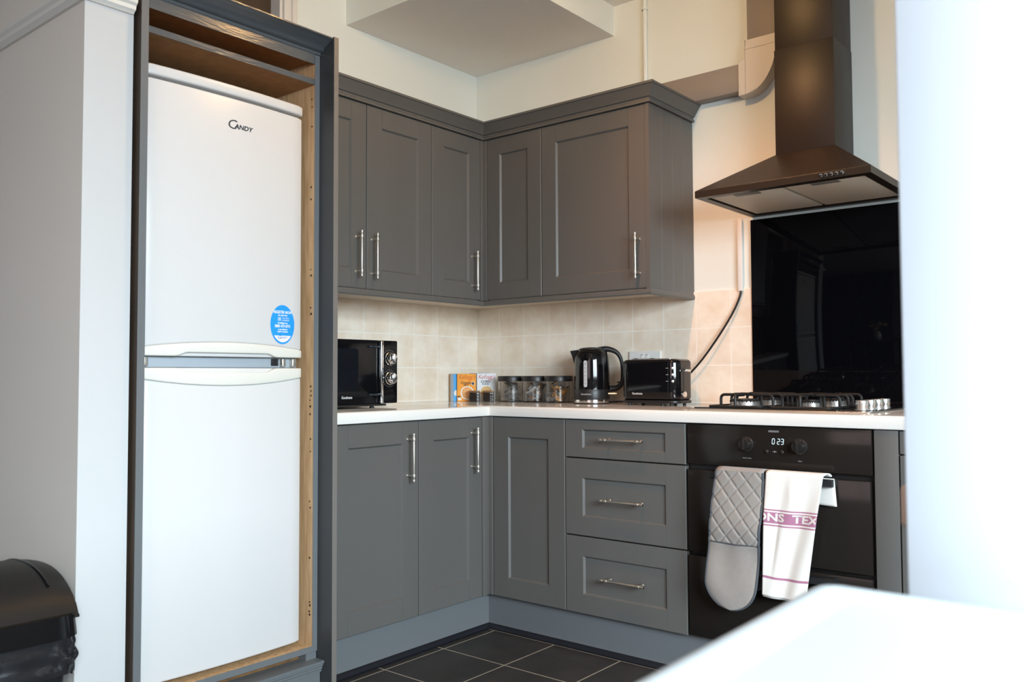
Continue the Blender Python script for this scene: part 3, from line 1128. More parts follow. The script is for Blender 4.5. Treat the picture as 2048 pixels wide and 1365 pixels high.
# ventilation duct beside the hood
du_ = thing('ventilation_duct', 'flat grey and white ventilation duct turning upwards beside the hood chimney', 'duct', (1.4, -0.03, 2.17))
bm = BM(); box(bm, 1.02, 1.44, -0.056, -0.001, 2.135, 2.246, 0.006); obj('horizontal_duct', bm, DUCTG, du_)
bm = BM(); box(bm, 1.468, 1.580, -0.056, -0.001, 2.30, ZC-0.001, 0.002); obj('vertical_duct', bm, DUCTG, du_)
bm = BM()
cx_, cz_ = 1.462, 2.306
pr_ = []
for i in range(13):
    a = -PI/2+i/12*PI/2
    pr_.append((cx_+0.127*math.cos(a), cz_+0.190*math.sin(a)+0.0))
out = [(1.432, 2.250), (1.432, 2.116)]+pr_+[(1.589, 2.330), (1.462, 2.330), (1.462, 2.256)]
a_ = [bm.verts.new((x, -0.064, z)) for x, z in out]
b_ = [bm.verts.new((x, -0.0005, z)) for x, z in out]
for i in range(len(out)):
    j = (i+1) % len(out)
    bm.faces.new((a_[i], a_[j], b_[j], b_[i]))
bm.faces.new(a_); bm.faces.new(b_[::-1])
bmesh.ops.bevel(bm, geom=[e for e in bm.edges if all(abs(v.co.y+0.064) < 1e-5 for v in e.verts)], offset=0.003, segments=2, affect='EDGES')
obj('elbow', bm, DUCTW, du_)
bm = BM()
box(bm, 1.4595, 1.591, -0.0648, -0.002, 2.292, 2.2935)
box(bm, 1.4615, 1.463, -0.0648, -0.002, 2.118, 2.33)
obj('elbow_seam', bm, mat('seam_shadow_plastic', (0.36, 0.33, 0.30), 0.5), du_, smooth=False)

# white pipe above the cabinets
bm = BM()
cyl(bm, (0.986, -0.012, 2.140), (0.986, -0.012, 2.6), 0.0095, n=14)
cyl(bm, (0.986, -0.012, 2.600), (0.986, -0.012, 2.612), 0.013, n=14)
cyl(bm, (0.986, -0.012, 2.612), (0.986, -0.012, ZC-0.001), 0.0095, n=14)
box(bm, 0.972, 0.9865, -0.02, -0.0005, 2.600, 2.612)
tag(obj('pipe', bm, WALLP, loc=(0.986, -0.012, 2.14)), 'thin painted pipe running up the wall above the cabinets', 'pipe')

# trunking and its cable
bm = BM(); box(bm, 1.398, 1.417, -0.020, -0.0085, 1.352, 1.640, 0.002)
bm2 = bm
tag(obj('cable_trunking', bm2, PLASTW, loc=(1.407, -0.01, 1.352)), 'slim white cable trunking down the wall left of the black splashback', 'trunking')
bm = BM()
tube(bm, smooth_path([(1.408, -0.014, 1.365), (1.406, -0.016, 1.335), (1.375, -0.022, 1.265), (1.31, -0.03, 1.165), (1.235, -0.035, 1.07), (1.155, -0.033, 0.995), (1.12, -0.03, 0.965), (1.09, -0.03, 0.93), (1.07, -0.03, 0.904)], 8), 0.0042, n=10)
tag(obj('power_cable', bm, BLACKS, loc=(1.408, -0.014, 1.35)), 'black cable sagging from the wall trunking down behind the toaster', 'cable')

# black glass splashback
bm = BM(); box(bm, 1.4515, 2.35, -0.014, -0.001, 0.901, 1.6285, 0.001)
tag(obj('splashback', bm, GLASSB, loc=(1.9, -0.01, 0.9)), 'black glass splashback behind the hob', 'splashback')

# ------------------------------------------------------------------ oven
ov = thing('double_oven', 'black built-under double oven with a glove and towel on its handle', 'oven', (1.756, -0.3, 0.145))
OY = -0.571
bm = BM(); box(bm, 1.457, 2.062, -0.548, -0.02, 0.146, 0.857); obj('body', bm, BLACKM, ov, smooth=False)
bm = BM(); box(bm, 1.459, 2.060, OY, -0.549, 0.722, 0.856, 0.002); cp_ = obj('control_panel', bm, OVENG, ov)
bm = BM(); box(bm, 1.459, 2.056, OY-0.002, -0.549, 0.430, 0.705, 0.003); d1 = obj('door', bm, OVENG, ov)
bm = BM(); box(bm, 1.459, 2.056, OY-0.002, -0.549, 0.150, 0.418, 0.003); d2 = obj('door', bm, OVENG, ov)


def oven_handle(z, parent):
    bm = BM()
    pts = []
    for i in range(21):
        s = -1+i/10
        x = 1.757+s*0.198
        pts.append((x, OY-0.036-0.012*(1-s*s)))
    pts = [(pts[0][0]-0.002, OY-0.002)]+pts+[(pts[-1][0]+0.002, OY-0.002)]
    lo = []
    for k, (x, y) in enumerate(pts):
        hh = 0.0115
        lo.append([bm.verts.new(q) for q in ((x, y-0.008, z-hh+0.003), (x, y-0.008, z+hh-0.003), (x, y-0.004, z+hh), (x, y+0.008, z+hh), (x, y+0.008, z-hh), (x, y-0.004, z-hh))])
    for a_, b_ in zip(lo, lo[1:]):
        for i in range(6):
            j = (i+1) % 6
            bm.faces.new((a_[i], a_[j], b_[j], b_[i]))
    bm.faces.new(lo[0][::-1]); bm.faces.new(lo[-1])
    return obj('handle', bm, BLACKS, parent, angle=50)


oven_handle(0.695, d1)
oven_handle(0.402, d2)
for x in (1.672, 1.846):
    bm = BM()
    lathe(bm, (x, OY, 0.798), [(0.0245, 0), (0.0245, -0.004), (0.0195, -0.006), (0.0185, -0.026), (0.0165, -0.030), (0, -0.031)], n=28, axis='y')
    rbox(bm, x-0.004, x+0.004, OY-0.034, OY-0.006, 0.780, 0.816, 0.003, axis='y', bev=0.001)
    obj('dial', bm, mat('dark_metallic_dial', (0.045, 0.040, 0.038), 0.22, metal=0.6), cp_)
bm = BM()
# seven segment clock: 0 23
segs = {'0': 'abcdef', '2': 'abged', '3': 'abgcd'}
for ch_, xo in (('0', 1.7565), ('2', 1.7735), ('3', 1.7855)):
    w_, hh = 0.0075, 0.0165
    zc_ = 0.810
    t_ = 0.0009
    sk = 0.0012
    y_ = OY-0.0006
    sg = {'a': (0, 1, 1, 1), 'g': (0, .5, 1, .5), 'd': (0, 0, 1, 0), 'b': (1, .5, 1, 1), 'c': (1, 0, 1, .5), 'e': (0, 0, 0, .5), 'f': (0, .5, 0, 1)}
    for s_ in segs[ch_]:
        x0, z0, x1, z1 = sg[s_]
        X0, X1 = xo+x0*w_+z0*sk, xo+x1*w_+z1*sk
        Z0, Z1 = zc_+(z0-.5)*hh, zc_+(z1-.5)*hh
        if z0 == z1:
            face(bm, [(X0+.0006, y_, Z0-t_), (X1-.0006, y_, Z0-t_), (X1-.0006, y_, Z0+t_), (X0+.0006, y_, Z0+t_)])
        else:
            face(bm, [(X0-t_, y_, Z0+.0006), (X0+t_, y_, Z0+.0006), (X1+t_, y_, Z1-.0006), (X1-t_, y_, Z1-.0006)])
obj('clock_display', bm, mat('clock_glow', (0.6, 0.75, 0.8), 0.5, emit=((0.70, 0.90, 1.0), 0.5)), cp_, smooth=False)
bm = BM()
box(bm, 1.745, 1.779, OY-0.0006, OY, 0.8385, 0.8445)
obj('name_plate', bm, mat('dull_plate', (0.16, 0.16, 0.17), 0.4), cp_, smooth=False)
for x in (1.7395, 1.7895):
    bm = BM(); lathe(bm, (x, OY, 0.7775), [(0.0058, 0), (0.0058, -0.005), (0.004, -0.0065), (0, -0.007)], n=16, axis='y'); obj('button', bm, MATS['dark_metallic_dial'], cp_)
bm = BM()
box(bm, 1.757, 1.772, OY-0.0005, OY, 0.7770, 0.7778)
put_text(bm, 'MAIN OVEN', 0.0055, (1.672, OY-0.0007, 0.752), (1, 0, 0), (0, 0, 1))
put_text(bm, 'GRILL', 0.0055, (1.846, OY-0.0007, 0.752), (1, 0, 0), (0, 0, 1))
lathe(bm, (1.7645, OY-0.0004, 0.7775), [(0.0026, 0), (0, -0.0004)], n=12, axis='y')
obj('panel_marks', bm, mat('pale_marks', (0.32, 0.31, 0.30), 0.5), cp_, smooth=False)

# ------------------------------------------------------------------ hob
hb = thing('gas_hob', 'black gas hob with pan supports and steel knobs set in the worktop', 'hob', (1.745, -0.28, ZT))
GX0, GX1, GY0, GY1 = 1.426, 2.040, -0.510, -0.045
bm = BM(); rbox(bm, GX0, GX1, GY0, GY1, ZT, ZT+0.006, 0.012, bev=0.002); obj('rim', bm, STEEL, hb)
bm = BM(); rbox(bm, GX0+0.018, GX1-0.100, GY0+0.014, GY1-0.014, ZT+0.005, ZT+0.0105, 0.010, bev=0.0015)
rbox(bm, GX1-0.108, GX1-0.012, GY0+0.10, GY1-0.014, ZT+0.005, ZT+0.0085, 0.010, bev=0.001)
obj('plate', bm, mat('black_hob_enamel', (0.01, 0.009, 0.009), 0.14), hb)
burn = ((1.585, -0.385, 0.050), (1.585, -0.165, 0.036), (1.815, -0.385, 0.028), (1.815, -0.165, 0.040))
for x, y, r in burn:
    bm = BM()
    zb = ZT+0.0105
    lathe(bm, (x, y, zb), [(r*1.15, 0), (r*1.12, 0.005), (r, 0.006), (r, 0.019), (r*0.92, 0.021), (0, 0.021)], n=36)
    b_ = obj('burner', bm, mat('cast_aluminium', (0.62, 0.60, 0.57), 0.32, metal=0.9), hb)
    bm = BM()
    lathe(bm, (x, y, zb+0.0212), [(r*0.95, 0), (r*0.98, 0.002), (r*0.93, 0.006), (0, 0.008)], n=36)
    for k in range(24):
        a = 2*PI*k/24
        box(bm, x+math.cos(a)*r-0.0016, x+math.cos(a)*r+0.0016, y+math.sin(a)*r-0.0016, y+math.sin(a)*r+0.0016, zb+0.016, zb+0.0225)
    obj('burner_cap', bm, BLACKM, b_)
# two pan supports
ZG = ZT+0.052
for gx0, gx1 in ((1.490, 1.690), (1.708, 1.918)):
    bm = BM()
    r = 0.0052
    zb = ZT+0.0105
    xm = (gx0+gx1)/2
    for yc in (-0.385, -0.165):
        for sgn in (-1, 1):
            tube(bm, bend_path([(xm+sgn*0.095, yc, zb), (xm+sgn*0.095, yc, ZG), (xm+sgn*0.022, yc, ZG)], 0.016, 5), r, n=10)
            tube(bm, bend_path([(xm, yc+sgn*0.092, zb), (xm, yc+sgn*0.092, ZG), (xm, yc+sgn*0.022, ZG)], 0.016, 5), r, n=10)
    tube(bm, bend_path([(gx0+0.008, -0.480, zb+0.003), (gx1-0.008, -0.480, zb+0.003), (gx1-0.008, -0.070, zb+0.003), (gx0+0.008, -0.070, zb+0.003), (gx0+0.008, -0.475, zb+0.003)], 0.02, 5), 0.0045, n=8)
    tube(bm, bend_path([(xm-0.095, -0.30, zb), (xm-0.095, -0.30, ZG), (xm+0.095, -0.30, ZG), (xm+0.095, -0.30, zb)], 0.018, 5), r, n=10)
    tube(bm, bend_path([(xm-0.095, -0.255, zb), (xm-0.095, -0.255, ZG), (xm+0.095, -0.255, ZG), (xm+0.095, -0.255, zb)], 0.018, 5), r, n=10)
    obj('pan_support', bm, BLACKM, hb)
for k in range(4):
    bm = BM()
    y = -0.425+k*0.077
    lathe(bm, (1.990, y, ZT+0.0085), [(0.0215, 0), (0.0215, 0.003), (0.0185, 0.004), (0.0185, 0.012), (0.0195, 0.014), (0.0195, 0.029), (0.0185, 0.031), (0, 0.032)], n=28)
    obj('knob', bm, mat('satin_aluminium', (0.70, 0.69, 0.67), 0.28, metal=0.95), hb)

# ------------------------------------------------------------------ oven glove and tea towel
HYF_ = OY-0.036-0.012


def glove_u(s):
    return 1.672+s*0.096


GL = thing('oven_glove', 'grey quilted double oven glove with dark piping, hanging on the upper oven handle', 'oven glove', (1.66, -0.62, 0.70))


def glove_half(front):
    """outline: u half width by height, rounded bottom"""
    bm = BM()
    ztop, zbot = 0.716, 0.278 if front else 0.335
    cx = 1.672 if front else 1.686
    nu, nv = 84, 200
    yo = -0.637 if front else -0.592

    def wdt(z):
        w_ = 0.078+0.006*min(1, (ztop-z)/0.1)
        R_ = w_
        if z < zbot+R_:
            w_ = R_*math.sqrt(max(0.0, 1-((zbot+R_-z)/R_)**2))
        return w_

    def cxx(z):
        return (cx+0.003-0.035*min(1.0, max(0, (ztop-z)/0.36))) if front else cx

    def surf(s, z, side):
        w_ = wdt(z)
        u_ = s*w_
        thick = 0.0075*math.sqrt(max(0, 1-abs(s)**3))
        zq = 0.488
        q = 0.0
        if z > zq:
            a = abs(math.sin(PI*(u_*1.15+z)/0.060))
            b = abs(math.sin(PI*(u_*1.15-z)/0.060))
            q = 0.0042*(min(1, a*2.2)**0.7*min(1, b*2.2)**0.7)-0.0030
        else:
            q = 0.0022*math.sin(u_*70)*math.exp(-(zq-z)*14)-0.0025*math.exp(-((z-zq)/0.004)**2)+0.0012*math.sin(u_*45+z*30)
        wave = 0.004*math.sin(z*24+u_*12)*min(1, (ztop-z)*6)
        bulge = 0.008*math.exp(-((z-0.53)/0.05)**2)
        y = yo-wave-(thick+q+bulge)*(1 if side == 0 else -0.5)
        return (cxx(z)+u_, y, z)
    for side in (0, 1):
        rows = []
        for j in range(nv+1):
            z = zbot+0.0006+(ztop-zbot-0.0006)*j/nv
            rows.append([bm.verts.new(surf(-1+2*i/nu, z, side)) for i in range(nu+1)])
        for a_, b_ in zip(rows, rows[1:]):
            for i in range(nu):
                bm.faces.new((a_[i], a_[i+1], b_[i+1], b_[i]))
    bmesh.ops.remove_doubles(bm, verts=bm.verts, dist=0.0002)
    edge = []
    for j in range(60):
        z = ztop-(ztop-zbot)*j/60
        edge.append(surf(-1, z, 0))
    for k in range(60):
        z = zbot+(ztop-zbot)*(k)/60
        edge.append(surf(1, z+0.0001, 0))
    edge.append(surf(1, ztop, 0))
    e2 = [Vector(edge[0])]
    for p_ in edge[1:]:
        if (Vector(p_)-e2[-1]).length > 0.004:
            e2.append(Vector(p_))
    return bm, e2, surf, wdt, cxx


bm, ed, sf, wf, cf = glove_half(True)
gp = obj('front_mitt', bm, QUILT, GL, angle=180)
bm = BM(); tube(bm, smooth_path(ed, 2), 0.0042, n=8)
tube(bm, [Vector(sf(-1+2*i/20, 0.488-0.003*math.sin(PI*i/20), 0))+Vector((0, -0.001, 0)) for i in range(21)], 0.0026, n=6)
obj('piping', bm, PIPING, gp)
bm, ed, *_ = glove_half(False)
gb = tag(obj('back_mitt', bm, PIPING, GL, angle=180), 'dark rear half of the glove')
# the strip over the handle
bm = BM()
rows = []
for j in range(9):
    a = PI*j/8
    y = -0.6125-0.026*math.cos(a)*1.0
    z = 0.712+0.010*math.sin(a)
    rows.append([bm.verts.new((1.597+0.158*i/8, y, z)) for i in range(9)])
for a_, b_ in zip(rows, rows[1:]):
    for i in range(8):
        bm.faces.new((a_[i], a_[i+1], b_[i+1], b_[i]))
o_ = obj('top_fold', bm, QUILT, GL, angle=180)
md = o_.modifiers.new('cloth_thickness', 'SOLIDIFY'); md.thickness = 0.004; md.offset = 1

TW = thing('tea_towel', 'white tea towel with a pink lettered band, folded over the upper oven handle', 'towel', (1.83, -0.62, 0.70))


def towel_pt(s, t_, lift=0.0):
    """s 0..1 across, t_ 0..1 from the fold down"""
    z = 0.716-0.374*t_
    x0 = 1.7615-0.016*t_
    x1 = 1.9375-0.056*t_
    x = x0+(x1-x0)*s
    f = min(1, t_*3)
    y = -0.639-0.0045*math.sin(s*5.5+t_*2.2)*f-0.003*math.sin(s*13+t_*5)*f-0.0035*math.exp(-((s-0.47-0.1*t_)/0.08)**2)*math.exp(-((t_-0.18)/0.13)**2)
    y += 0.012*(1-f)*0.4
    y += 0.004*math.exp(-((s-0.36+0.2*t_)/0.05)**2)*math.exp(-((t_-0.55)/0.25)**2)
    z += -0.004*math.sin(s*3.1)*t_
    return Vector((x, y-lift, z))


def grid(bm, f, nu, nv):
    rows = [[bm.verts.new(f(i/nu, j/nv)) for i in range(nu+1)] for j in range(nv+1)]
    for a_, b_ in zip(rows, rows[1:]):
        for i in range(nu):
            bm.faces.new((a_[i], a_[i+1], b_[i+1], b_[i]))


towelm = mat('white_cotton', (0.80, 0.76, 0.71), 0.9, bump=0.25, bscale=900, sheen=0.2)
nt = towelm.node_tree
PB = nt.nodes['Principled BSDF']
tcn = nt.nodes.new('ShaderNodeTexCoord')
sp = nt.nodes.new('ShaderNodeSeparateXYZ')
nt.links.new(tcn.outputs['UV'], sp.inputs[0])
ramp = nt.nodes.new('ShaderNodeValToRGB')
ramp.color_ramp.interpolation = 'CONSTANT'
els = ramp.color_ramp.elements
els[0].position = 0.0
els[0].color = (0.80, 0.76, 0.71, 1)
els[1].position = 0.288
PINK = (0.42, 0.17, 0.27, 1)
WHT = (0.80, 0.76, 0.71, 1)
els[1].color = PINK
for p_, c_ in ((0.297, WHT), (0.310, PINK), (0.402, WHT), (0.414, PINK), (0.423, WHT), (0.835, PINK), (0.852, WHT)):
    e_ = els.new(p_)
    e_.color = c_
nt.links.new(sp.outputs['Y'], ramp.inputs[0])
nt.links.new(ramp.outputs[0], PB.inputs['Base Color'])


def towel_obj(name, f, parent, nu=40, nv=90):
    bm = BM()
    uvl = bm.loops.layers.uv.new('UVMap')
    rows = [[bm.verts.new(f(i/nu, j/nv)) for i in range(nu+1)] for j in range(nv+1)]
    for j in range(nv):
        for i in range(nu):
            fc = bm.faces.new((rows[j][i], rows[j][i+1], rows[j+1][i+1], rows[j+1][i]))
            for lp, (a, b) in zip(fc.loops, ((i, j), (i+1, j), (i+1, j+1), (i, j+1))):
                lp[uvl].uv = (a/nu, b/nv)
    o = obj(name, bm, towelm, parent, angle=180)
    md = o.modifiers.new('cloth_thickness', 'SOLIDIFY')
    md.thickness = 0.004
    md.offset = 0
    return o


ft = towel_obj('front_drape', lambda s, t_: towel_pt(s, t_), TW)
# folded inner layers peeping out at the lower edge
towel_obj('inner_drape', lambda s, t_: towel_pt(s*0.97+0.005, t_*0.999, -0.006)+Vector((-0.001, 0, 0.0-0.006*t_)), TW)
bm = BM()


def fold_pt(s, t_):
    a = PI*t_
    return Vector((1.7615+0.176*s+0.012*t_*s, -0.6130-0.0215*math.cos(a), 0.7145+0.009*math.sin(a)))


grid(bm, fold_pt, 20, 10)
o_ = obj('top_fold', bm, mat('plain_white_cotton', (0.80, 0.77, 0.73), 0.9, bump=0.25, bscale=900), TW, angle=180)
md = o_.modifiers.new('cloth_thickness', 'SOLIDIFY'); md.thickness = 0.004; md.offset = 0
bm = BM()
grid(bm, lambda s, t_: Vector((1.775+0.182*s+0.006*t_, -0.5905-0.003*math.sin(s*8), 0.712-0.082*t_-0.004*s)), 20, 12)
o_ = obj('rear_drape', bm, MATS['plain_white_cotton'], TW, angle=180)
md = o_.modifiers.new('cloth_thickness', 'SOLIDIFY'); md.thickness = 0.004; md.offset = 0
# woven lettering following the cloth
tb = text_bm('ONS  TEX', 1.0, align='LEFT', bold=0.03)
bmesh.ops.triangulate(tb, faces=tb.faces)
bmesh.ops.subdivide_edges(tb, edges=[e for e in tb.edges if e.calc_length() > 0.15], cuts=3, use_grid_fill=False)
for pl_, no in (((0.58, 0, 0), (-1, 0, 0)),):
    bmesh.ops.bisect_plane(tb, geom=tb.verts[:]+tb.edges[:]+tb.faces[:], plane_co=pl_, plane_no=no, clear_outer=True)
xs = [v.co.x for v in tb.verts]
tw_ = max(xs)*0.955
bmesh.ops.bisect_plane(tb, geom=tb.verts[:]+tb.edges[:]+tb.faces[:], plane_co=(tw_, 0, 0), plane_no=(1, 0, 0), clear_outer=True)
for v in tb.verts:
    s = (v.co.x-0.58)/(tw_-0.58)
    t_ = 0.356-v.co.y*0.088
    v.co = towel_pt(0.004+0.992*s, t_, 0.0026)
obj('lettering', tb, mat('pale_weave', (0.76, 0.69, 0.66), 0.9), ft, angle=180)

# ------------------------------------------------------------------ microwave
MX = 0.362
mw = thing('microwave', 'black microwave with a chrome strip and two chrome dials on the left worktop', 'microwave', (0.2, -1.10, ZT))
my0, my1 = -1.318, -0.878
bm = BM(); rbox(bm, 0.045, MX-0.018, my0, my1, 0.916, 1.160, 0.008, axis='x', bev=0.003); obj('body', bm, BLACKS, mw)
bm = BM(); rbox(bm, MX-0.0175, MX, my0, my1-0.096, 0.917, 1.160, 0.006, axis='x', bev=0.002); dr = obj('door', bm, mat('black_microwave_glass', (0.004, 0.004, 0.005), 0.08, spec=0.22), mw)
bm = BM(); rbox(bm, MX-0.0175, MX-0.001, my1-0.094, my1, 0.917, 1.160, 0.006, axis='x', bev=0.002); cpn = obj('control_panel', bm, MATS['black_microwave_glass'], mw)
bm = BM(); rbox(bm, MX, MX+0.0012, my0+0.05, my1-0.20, 0.965, 1.125, 0.010, axis='x'); obj('window', bm, mat('dark_mesh_glass', (0.006, 0.007, 0.010), 0.14, spec=0.3), dr)
bm = BM()
rbox(bm, MX+0.001, MX+0.0125, my1-0.0965, my1-0.0820, 0.918, 1.158, 0.004, axis='z', bev=0.002)
obj('chrome_strip', bm, CHROME, dr)
for z in (1.135, 0.952):
    bm = BM()
    box(bm, MX, MX+0.007, my1-0.150, my1-0.098, z-0.0035, z+0.0035, 0.002)
    obj('handle_post', bm, mat('dark_blue_steel', (0.10, 0.13, 0.16), 0.2, metal=0.9), dr)
for z in (1.090, 1.0135):
    bm = BM()
    lathe(bm, (MX-0.001, my1-0.0415, z), [(0.0265, 0), (0.0265, 0.006), (0.0245, 0.008), (0.0235, 0.019), (0.0200, 0.0235), (0.010, 0.0255), (0, 0.026)], n=36, axis='x')
    rbox(bm, MX+0.018, MX+0.029, my1-0.0415-0.0045, my1-0.0415+0.0045, z-0.019, z+0.019, 0.003, axis='x', bev=0.001)
    obj('dial', bm, CHROME, cpn)
bm = BM()
for z in (1.090, 1.0135):
    for k in range(9):
        a = PI*(0.15+0.7*k/8)*(1 if z > 1.05 else 1)
        for sg_ in ((1,) if z > 1.05 else (1, -1)):
            yy, zz = my1-0.0415+0.033*math.cos(a), z+sg_*0.033*math.sin(a)
            box(bm, MX-0.001, MX-0.0006, yy-0.0009, yy+0.0009, zz-0.0012, zz+0.0012)
obj('dial_marks', bm, MATS['pale_marks'], cpn, smooth=False)
bm = BM(); put_text(bm, 'Goodmans', 0.0135, (MX+0.0016, -1.133, 0.9425), (0, 1, 0), (0, 0, 1), sx=0.85, bold=0.0003); obj('name_lettering', bm, mat('silver_print', (0.6, 0.6, 0.6), 0.4), dr, smooth=False)
bm = BM()
box(bm, 0.12, MX+0.002, my0+0.01, my1-0.06, 0.908, 0.9155, 0.002)
for x in (0.325, 0.09):
    for y in (my0+0.09, my1-0.10):
        lathe(bm, (x, y, ZT+0.0002), [(0.010, 0), (0.010, 0.003), (0.007, 0.004), (0.007, 0.010), (0.012, 0.0115), (0, 0.0118)], n=16)
obj('base_and_feet', bm, BLACKS, mw)

# ------------------------------------------------------------------ kettle
kx, ky = 0.778, -0.135
kt = thing('kettle', 'black glossy electric kettle on a chrome-rimmed base beside the toaster', 'kettle', (kx, ky, ZT))
bm = BM()
lathe(bm, (kx, ky, ZT), [(0.078, 0.0005), (0.080, 0.002), (0.080, 0.004), (0.076, 0.0055), (0, 0.0055)], n=48)
obj('power_base', bm, BLACKS, kt)
bm = BM()
lathe(bm, (kx, ky, ZT), [(0.0770, 0.0055), (0.0775, 0.007), (0.0770, 0.0175), (0.0760, 0.0185)], n=48)
obj('chrome_ring', bm, CHROME, kt)
bm = BM()
lathe(bm, (kx, ky, ZT), [(0, 0.0186), (0.0762, 0.0186), (0.0768, 0.020), (0.0768, 0.060), (0.0762, 0.0613), (0, 0.0613)], n=48)
skirt = obj('skirt', bm, BLACKS, kt)
bm = BM()
lathe(bm, (kx, ky, ZT), [(0, 0.0614), (0.0765, 0.0614), (0.0768, 0.064), (0.0760, 0.120), (0.0745, 0.180), (0.0725, 0.202), (0.0660, 0.220), (0.0560, 0.2300), (0, 0.2300)], n=64)
kb = obj('body', bm, BLACKG, kt, angle=60)
bm = BM()
lathe(bm, (kx, ky, ZT), [(0.0558, 0.2301), (0.0540, 0.2350), (0.0400, 0.2400), (0.0150, 0.2420), (0, 0.2420)], n=48)
obj('lid', bm, BLACKS, kt)
# frame of the kettle seen from the camera: spout to the left, handle to the right
vd = Vector((CAM.x-kx, CAM.y-ky, 0)).normalized()
kr = Vector((-vd.y, vd.x, 0))       # rightwards in the picture


def KP(a, b, z):
    v = kr*a+vd*b
    return (kx+v.x, ky+v.y, ZT+z)


bm = BM()
tri = []
for z, o_, wd in ((0.165, 0.074, 0.004), (0.200, 0.083, 0.012), (0.2265, 0.0925, 0.018)):
    tri.append([bm.verts.new(KP(-o_, 0, z)), bm.verts.new(KP(-0.060, wd, z+0.004)), bm.verts.new(KP(-0.055, 0, z+0.0045)), bm.verts.new(KP(-0.060, -wd, z+0.004))])
for a_, b_ in zip(tri, tri[1:]):
    for i in range(4):
        bm.faces.new((a_[i], a_[(i+1) % 4], b_[(i+1) % 4], b_[i]))
bm.faces.new(tri[0][::-1]); bm.faces.new(tri[-1])
obj('spout', bm, BLACKS, kt, angle=20)
bm = BM()
hp = smooth_path([KP(0.030, 0, 0.2300), KP(0.070, 0, 0.2335), KP(0.108, 0, 0.218), KP(0.127, 0, 0.182), KP(0.131, 0, 0.130), KP(0.128, 0, 0.090), KP(0.108, 0, 0.068), KP(0.078, 0, 0.064)], 6)
lo = []
for i, p_ in enumerate(hp):
    d_ = (hp[min(i+1, len(hp)-1)]-hp[max(i-1, 0)]).normalized()
    sdn = d_.cross(vd).normalized()
    q = i/(len(hp)-1)
    hw, hd = 0.0105+0.003*math.cos(q*2*PI), 0.014
    lo.append([bm.verts.new(p_+sdn*hw*math.cos(2*PI*k/14)+vd*hd*math.sin(2*PI*k/14)) for k in range(14)])
for a_, b_ in zip(lo, lo[1:]):
    for k in range(14):
        bm.faces.new((a_[k], a_[(k+1) % 14], b_[(k+1) % 14], b_[k]))
bm.faces.new(lo[0][::-1]); bm.faces.new(lo[-1])
obj('handle', bm, BLACKS, kt, angle=60)


def wrap(a, z, r):
    """point on the kettle at picture angle a (0 faces the camera, positive right)"""
    v = vd*math.cos(a)+kr*math.sin(a)
    return (kx+v.x*r, ky+v.y*r, ZT+z)


bm = BM()
a0 = -0.36
ring = []
for k in range(28):
    tt = 2*PI*k/28
    zz = 0.128+math.copysign(0.049, math.sin(tt))+0.0075*math.sin(tt)
    aa = a0+0.105*math.cos(tt)
    ring.append((aa, zz))
cv = [bm.verts.new(wrap(a0, 0.128, 0.0775))]
vs = [bm.verts.new(wrap(a, z, 0.0772 if z < 0.14 else 0.0768)) for a, z in ring]
for k in range(28):
    bm.faces.new((cv[0], vs[k], vs[(k+1) % 28]))
kw = obj('water_gauge', bm, mat('pale_grey_gauge', (0.42, 0.45, 0.47), 0.25), kb)
bm = BM()
for k in range(6):
    put_text(bm, '-', 0.014, wrap(a0, 0.088+k*0.0165, 0.0782), kr, (0, 0, 1), bold=0.0004)
obj('gauge_marks', bm, BLACKS, kw, smooth=False)
bm = BM(); put_text(bm, 'Goodmans', 0.0095, wrap(-0.32, 0.042, 0.0776), kr*math.cos(0.32)+vd*math.sin(0.32), (0, 0, 1), sx=1.1); obj('name_lettering', bm, MATS['silver_print'], skirt, smooth=False)
bm = BM()
tube(bm, [KP(0.068, 0.03, 0.043), KP(0.104, 0.03, 0.043)], [0.004, 0.004], n=8)
obj('switch', bm, SILVER, kt)
bm = BM()
tube(bm, smooth_path([KP(0.06, -0.02, 0.006), KP(0.10, -0.03, 0.008), KP(0.15, -0.02, 0.008), KP(0.19, -0.02, 0.005), KP(0.23, -0.06, 0.005)], 6), 0.0032, n=8)
obj('cable', bm, BLACKS, kt)
bm = BM()
tube(bm, smooth_path([KP(0.11, -0.055, 0.092), KP(0.14, -0.05, 0.084), KP(0.17, -0.045, 0.082), KP(0.20, -0.06, 0.085)], 6), 0.0036, n=8)
obj('cable', bm, BLACKS, kt)

# ------------------------------------------------------------------ toaster
tx0, tx1, tyf, tyb = 0.981, 1.240, -0.235, -0.090
ts = thing('toaster', 'black glossy two-slice toaster with silver buttons, right of the kettle', 'toaster', ((tx0+tx1)/2, (tyf+tyb)/2, ZT))
bm = BM(); rbox(bm, tx0, tx1, tyf, tyb, ZT+0.020, ZT+0.184, 0.040, axis='z', seg=10, bev=0.016); sh = obj('shell', bm, BLACKG, ts, angle=60)
bm = BM(); rbox(bm, tx0-0.001, tx1+0.001, tyf-0.001, tyb+0.001, ZT+0.010, ZT+0.022, 0.040, axis='z', seg=10, bev=0.003)
for x in (tx0+0.035, tx1-0.035, tx1-0.075):
    for y in (tyf+0.02, tyb-0.02):
        cyl(bm, (x, y, ZT+0.0003), (x, y, ZT+0.012), 0.007, n=12)
obj('base', bm, BLACKS, ts)
bm = BM(); rbox(bm, tx0+0.035, tx1-0.045, tyf+0.035, tyb-0.035, ZT+0.1835, ZT+0.1865, 0.010, axis='z', bev=0.001); tp = obj('top_plate', bm, STEEL, ts)
bm = BM()
for y in (tyf+0.052, tyb-0.052):
    box(bm, tx0+0.048, tx1-0.058, y-0.010, y+0.010, ZT+0.186, ZT+0.1872)
obj('slot', bm, BLACKM, tp, smooth=False)
